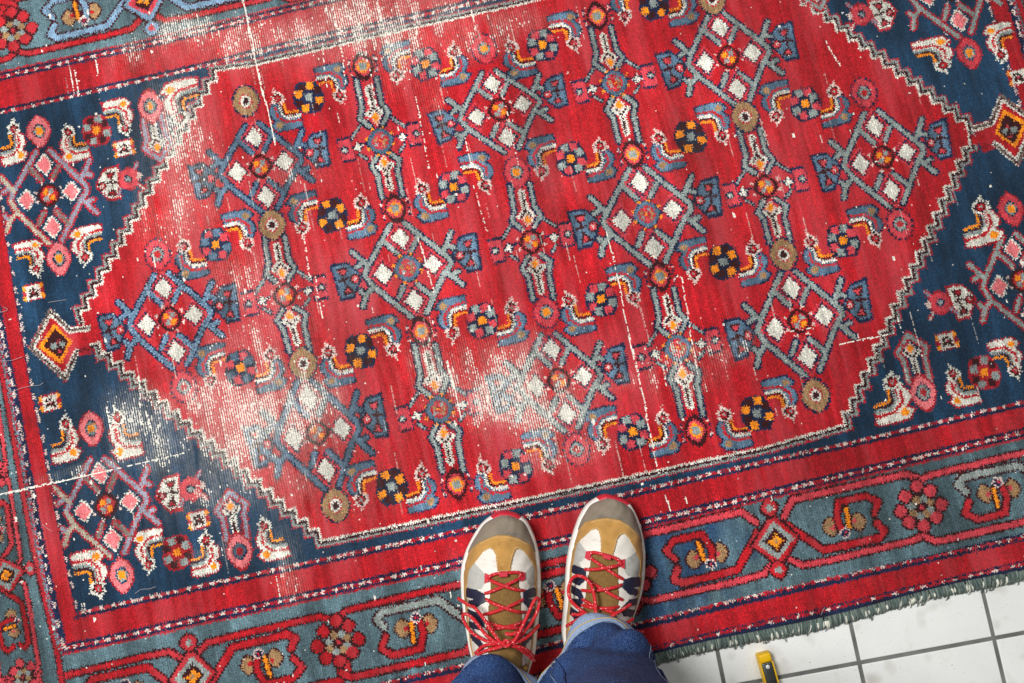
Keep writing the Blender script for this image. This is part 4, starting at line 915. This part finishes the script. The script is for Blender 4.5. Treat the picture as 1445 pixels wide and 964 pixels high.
bowR = [c5([(560, 900, .118), (558, 800, .116), (545, 600, .109), (500, 430, .101), (420, 330, .092), (320, 300, .082), (245, 345, .076), (205, 470, .076), (225, 600, .080), (310, 700, .092), (430, 790, .108), (520, 860, .117)]),
        c5([(560, 910, .117), (680, 885, .117), (800, 800, .113), (900, 740, .105), (1010, 670, .092)]), c5([(560, 915, .116), (720, 900, .116), (860, 945, .108), (960, 910, .095), (1040, 860, .082)]),
        c5([(520, 880, .115), (430, 800, .112), (340, 805, .103), (250, 800, .090)]), c5([(540, 860, .116), (440, 830, .111), (320, 870, .100), (180, 950, .082)]),
        c5([(560, 905, .117), (700, 960, .105), (800, 1010, .060), (900, 1020, .014), (1000, 1022, .006), (1080, 1015, .0045), (1180, 1025, .0040)])]
sneaker(FORM_L, False, 'white, tan and taupe sneaker whose red laces end in two bow loops', bowL)
sneaker(FORM_R, True, 'white, tan and taupe sneaker with one big red lace loop, nearer the tiles', bowR)

# ------------------------------------------------------------------ person: legs in jeans
def denim(nm, c1, c2, fade):
    m = bpy.data.materials.new(nm); m.use_nodes = True; nt = m.node_tree; b = nt.nodes['Principled BSDF']; b.inputs['Roughness'].default_value = .9; b.inputs['Specular IOR Level'].default_value = .2
    tc = nt.nodes.new('ShaderNodeTexCoord'); src = None
    def noise(scale, lo, hi, vec=(1, 1, 1), detail=3):
        mp = nt.nodes.new('ShaderNodeMapping'); mp.inputs['Scale'].default_value = vec; mp.inputs['Rotation'].default_value = (0, 0, .5); nt.links.new(tc.outputs['Object'], mp.inputs[0])
        n = nt.nodes.new('ShaderNodeTexNoise'); n.inputs['Scale'].default_value = scale; n.inputs['Detail'].default_value = detail; nt.links.new(mp.outputs[0], n.inputs['Vector'])
        r = nt.nodes.new('ShaderNodeMapRange'); r.inputs[1].default_value = lo; r.inputs[2].default_value = hi; nt.links.new(n.outputs['Fac'], r.inputs[0]); return r.outputs[0], n
    f1, n1 = noise(620, .47, .70, (1, 2.5, 1)); f2, n2 = noise(28, .4, .75)
    mx = nt.nodes.new('ShaderNodeMix'); mx.data_type = 'RGBA'; mx.inputs[6].default_value = c1; mx.inputs[7].default_value = c2; nt.links.new(f1, mx.inputs[0])
    m2 = nt.nodes.new('ShaderNodeMix'); m2.data_type = 'RGBA'; m2.inputs[7].default_value = fade
    ml = nt.nodes.new('ShaderNodeMath'); ml.operation = 'MULTIPLY'; ml.inputs[1].default_value = .45; nt.links.new(f2, ml.inputs[0])
    nt.links.new(ml.outputs[0], m2.inputs[0]); nt.links.new(mx.outputs[2], m2.inputs[6]); nt.links.new(m2.outputs[2], b.inputs['Base Color'])
    bp = nt.nodes.new('ShaderNodeBump'); bp.inputs['Strength'].default_value = .4; bp.inputs['Distance'].default_value = .0008; nt.links.new(n1.outputs['Fac'], bp.inputs['Height'])
    f3, n3 = noise(42, .3, .7, (1, 1, .6), 4); b2 = nt.nodes.new('ShaderNodeBump'); b2.inputs['Strength'].default_value = .55; b2.inputs['Distance'].default_value = .006
    nt.links.new(n3.outputs['Fac'], b2.inputs['Height']); nt.links.new(bp.outputs[0], b2.inputs['Normal']); nt.links.new(b2.outputs[0], b.inputs['Normal'])
    return m
M_DENIM = denim('blue_denim', srgb(16, 36, 80), srgb(84, 116, 164), srgb(46, 78, 130))
M_CUFF = denim('denim_reverse', srgb(112, 132, 164), srgb(172, 186, 206), srgb(146, 164, 192))
M_THREAD = mat('gold_thread', srgb(190, 160, 84), .7)
M_SKIN = mat('skin', srgb(196, 146, 118), .6, noise=.05)
person = empty('person', (.03, -.37, 0)); POFF = np.array([.03, -.37, 0])
tag(person, 'person standing on the rug edge in blue jeans with rolled light cuffs', 'person')
LEGS = []
for cx, cy, kx, ky, hx, tilt, ph0, rx0, ry0 in ((-.040, -.404, -.075, -.375, -.085, .03, .0, .077, .093), (.098, -.350, .088, -.315, .12, .045, 1.3, .073, .093)):
    LEGS.append(dict(c=(cx, cy), kn=(kx, ky), hip=(hx, -.42), tilt=tilt, lean=(-.050 if cx < 0 else .004), ph=ph0, rx=rx0, ry=ry0))
NS = 72; TH = np.arange(NS) * 2 * np.pi / NS
def leg_ring(Lg, s, grow_=0., zoff=0.):
    """s in metres above the hem"""
    z = .070 + s
    cx = np.interp(z, [.07, .11, .2, .5, .9], [Lg['c'][0], Lg['c'][0] + .1 * Lg['lean'], Lg['c'][0] + Lg['lean'], Lg['kn'][0], Lg['hip'][0]]); cy = np.interp(z, [.07, .18, .33, .5, .9], [Lg['c'][1], Lg['c'][1] + .0, Lg['c'][1] * .6 + Lg['kn'][1] * .4, Lg['kn'][1], Lg['hip'][1]])
    rx = np.interp(z, [.07, .16, .3, .5, .75, .95], [Lg['rx'], Lg['rx'] * 1.03, .072, .082, .098, .105]); ry = np.interp(z, [.07, .16, .3, .5, .75, .95], [Lg['ry'], Lg['ry'] * 1.02, .09, .09, .105, .125])
    w = np.exp(-((z - .13) / .09) ** 2)
    fold = w * 1.5 * (.0045 * np.sin(3 * TH + 26 * z + Lg['ph']) + .004 * np.sin(2 * TH - 60 * z + 1.7 * Lg['ph']) + .003 * np.sin(5 * TH + 34 * z + 2.2) + .0025 * np.sin(7 * TH - 80 * z)) + .0022 * np.sin(4 * TH + 11 * z + Lg['ph']) + .002 * np.sin(2 * TH - 17 * z)
    x = cx + (rx + fold + grow_) * np.cos(TH); y = cy + (ry + fold + grow_) * np.sin(TH)
    zt = z + Lg['tilt'] * np.clip(np.sin(TH), -.3, 1) * np.exp(-s / .12) + zoff + .004 * np.sin(3 * TH + Lg['ph']) * np.exp(-s / .05)
    return np.stack([x, y, zt], 1) - POFF
def loft(rings, flip=False):
    n = len(rings[0]); V = np.vstack(rings); F = [(r_ * n + i, r_ * n + (i + 1) % n, (r_ + 1) * n + (i + 1) % n, (r_ + 1) * n + i) for r_ in range(len(rings) - 1) for i in range(n)]
    return V, F
V, F, n0 = [], [], 0
for Lg in LEGS:
    v, f = loft([leg_ring(Lg, s, 0.) for s in np.r_[np.linspace(.0, .34, 60), np.linspace(.35, .84, 30)]]); V.append(v); F += [tuple(int(i) + n0 for i in q) for q in f]; n0 += len(v)
pr = []
for z, rx, ry in ((.80, .185, .125), (.86, .19, .13), (.92, .185, .125), (1.0, .17, .115), (1.02, .165, .11)): pr.append(np.stack([.022 + rx * np.cos(TH), -.42 + ry * np.sin(TH), np.full(NS, z)], 1) - POFF)
v, f = loft(pr); V.append(v); F += [tuple(int(i) + n0 for i in q) for q in f]; F.append(tuple(n0 + np.arange(NS))[::-1]); n0 += len(v)
jeans = new_mesh('jeans', np.vstack(V).tolist(), F, M_DENIM, person)
for Lg in LEGS:
    prof = [(.004, .000, 0), (-.002, .003, 0), (-.003, .006, 0), (.003, .008, 0), (.010, .0075, 0), (.018, .006, 0), (.025, .0045, 0), (.026, .0015, 0), (.020, -.001, 0)]
    v, f = loft([leg_ring(Lg, max(s, 0), g, min(s, 0)) for s, g, _ in prof]); new_mesh('cuff', v.tolist(), f, M_CUFF, jeans)
    hem = leg_ring(Lg, .0255, .0032); tv, tf = tube(hem, .0018, 7, closed=True); new_mesh('cuff_hem', tv.tolist(), tf, M_CUFF, jeans)
    hem = leg_ring(Lg, .0205, .0057); tv, tf = tube(hem, .0007, 5, closed=True); new_mesh('hem_stitching', tv.tolist(), tf, M_THREAD, jeans)
    for th_, sg_ in ((2.45, -1), (.75, 1)) if Lg is LEGS[1] else ((.62, 1),):
        k_ = int(th_ / (2 * np.pi) * NS); P_ = np.array([leg_ring(Lg, s_, .0012)[k_] for s_ in np.linspace(.03, .5, 60)]); P2_ = np.array([leg_ring(Lg, s_, .0012)[k_ + 2] for s_ in np.linspace(.03, .5, 60)])
        tubes('seam', [(P_, .0016)], M_DENIM, jeans, 6); tubes('seam_stitching', [(P2_, .0005)], M_CUFF, jeans, 5)
# the legs and feet inside the jeans and shoes: one continuous body
V, F, n0 = [], [], 0
for Lg, FM_ in zip(LEGS, (FORM_L, FORM_R)):
    ank = FM_['o'] + FM_['d'] * .235; toe_ = FM_['o'] + FM_['d'] * .05
    path = [(*Lg['hip'], .98), (*Lg['hip'], .85), (*Lg['kn'], .5), (*((np.array(Lg['c']) + ank) / 2), .25), (*ank, .12), (*(ank + (toe_ - ank) * .15), .065), (*(ank + (toe_ - ank) * .55), .052), (*toe_, .044)]
    v, f = tube(catmull(np.array(path) - POFF, 6), np.interp(np.linspace(0, 7, 43), range(8), [.075, .075, .055, .045, .034, .030, .026, .018]), 14); V.append(v); F += [tuple(int(i) + n0 for i in q) for q in f]; n0 += len(v)
new_mesh('body', np.vstack(V).tolist(), F, M_SKIN, person)

# ------------------------------------------------------------------ yellow knife on the tiles
M_YEL = mat('yellow_plastic', srgb(236, 186, 12), .42, noise=.04, nscale=60, bump=.06, bscale=500)
M_STEEL = mat('dark_steel', srgb(120, 126, 124), .3, noise=.12, nscale=40, metal=1.)
M_SLOT = mat('black_slot', srgb(24, 24, 24), .5)
kp = survey([(1077, 922), (1116, 1062)], FLOOR_Z + .012)
ka = kp[0, :2]; kd = (kp[1] - kp[0])[:2]; kd /= np.hypot(*kd); rz = math.atan2(kd[1], kd[0])
knife = empty('utility_knife', (*ka, FLOOR_Z), rz); knife.scale = (.84, .84, .9); tag(knife, 'yellow utility knife with dark metal top lying on the white tiles', 'knife')
def rbox(nm, x0, x1, y0, y1, z0, z1, m, par, bev=.003, seg=3, taper=0.):
    V = [(x, y * (1 - taper * (z > z0)), z) for x in (x0, x1) for y in (y0, y1) for z in (z0, z1)]
    o = new_mesh(nm, V, [(0, 1, 3, 2), (4, 6, 7, 5), (0, 4, 5, 1), (2, 3, 7, 6), (0, 2, 6, 4), (1, 5, 7, 3)], m, par, True)
    b = o.modifiers.new('bevel', 'BEVEL'); b.width = bev; b.segments = seg; b.limit_method = 'NONE'; return o
rbox('handle', 0, .150, -.0125, .0125, 0, .017, M_YEL, knife, .004, 4, .1)
rbox('end_cap', -.001, .0145, -.0122, .0122, .001, .0205, M_YEL, knife, .0038, 4, .12)
rbox('side_rail', .0147, .150, -.0116, -.0093, .012, .0200, M_YEL, knife, .0009, 2); rbox('side_rail', .0147, .150, .0093, .0116, .012, .0200, M_YEL, knife, .0009, 2)
rbox('metal_channel', .0150, .150, -.0090, .0090, .0155, .0196, M_STEEL, knife, .0012, 2)
rbox('slider', .045, .066, -.006, .006, .0192, .0232, M_SLOT, knife, .0015, 2)
rv_, rf_ = [], []
for z, r in ((.0192, .0036), (.0205, .0034), (.0209, .0026)): rv_ += [(.0215 + r * math.cos(a), r * math.sin(a), z) for a in np.arange(20) * math.pi / 10]
rf_ = [(i * 20 + k, i * 20 + (k + 1) % 20, i * 20 + 20 + (k + 1) % 20, i * 20 + 20 + k) for i in range(2) for k in range(20)] + [tuple(range(40, 60))]
new_mesh('reflection_spot', rv_, rf_, mat('reflection_white', srgb(236, 238, 240), .4, metal=.3), knife)  # added pale disc: the bright reflection on the metal channel, put in as colour
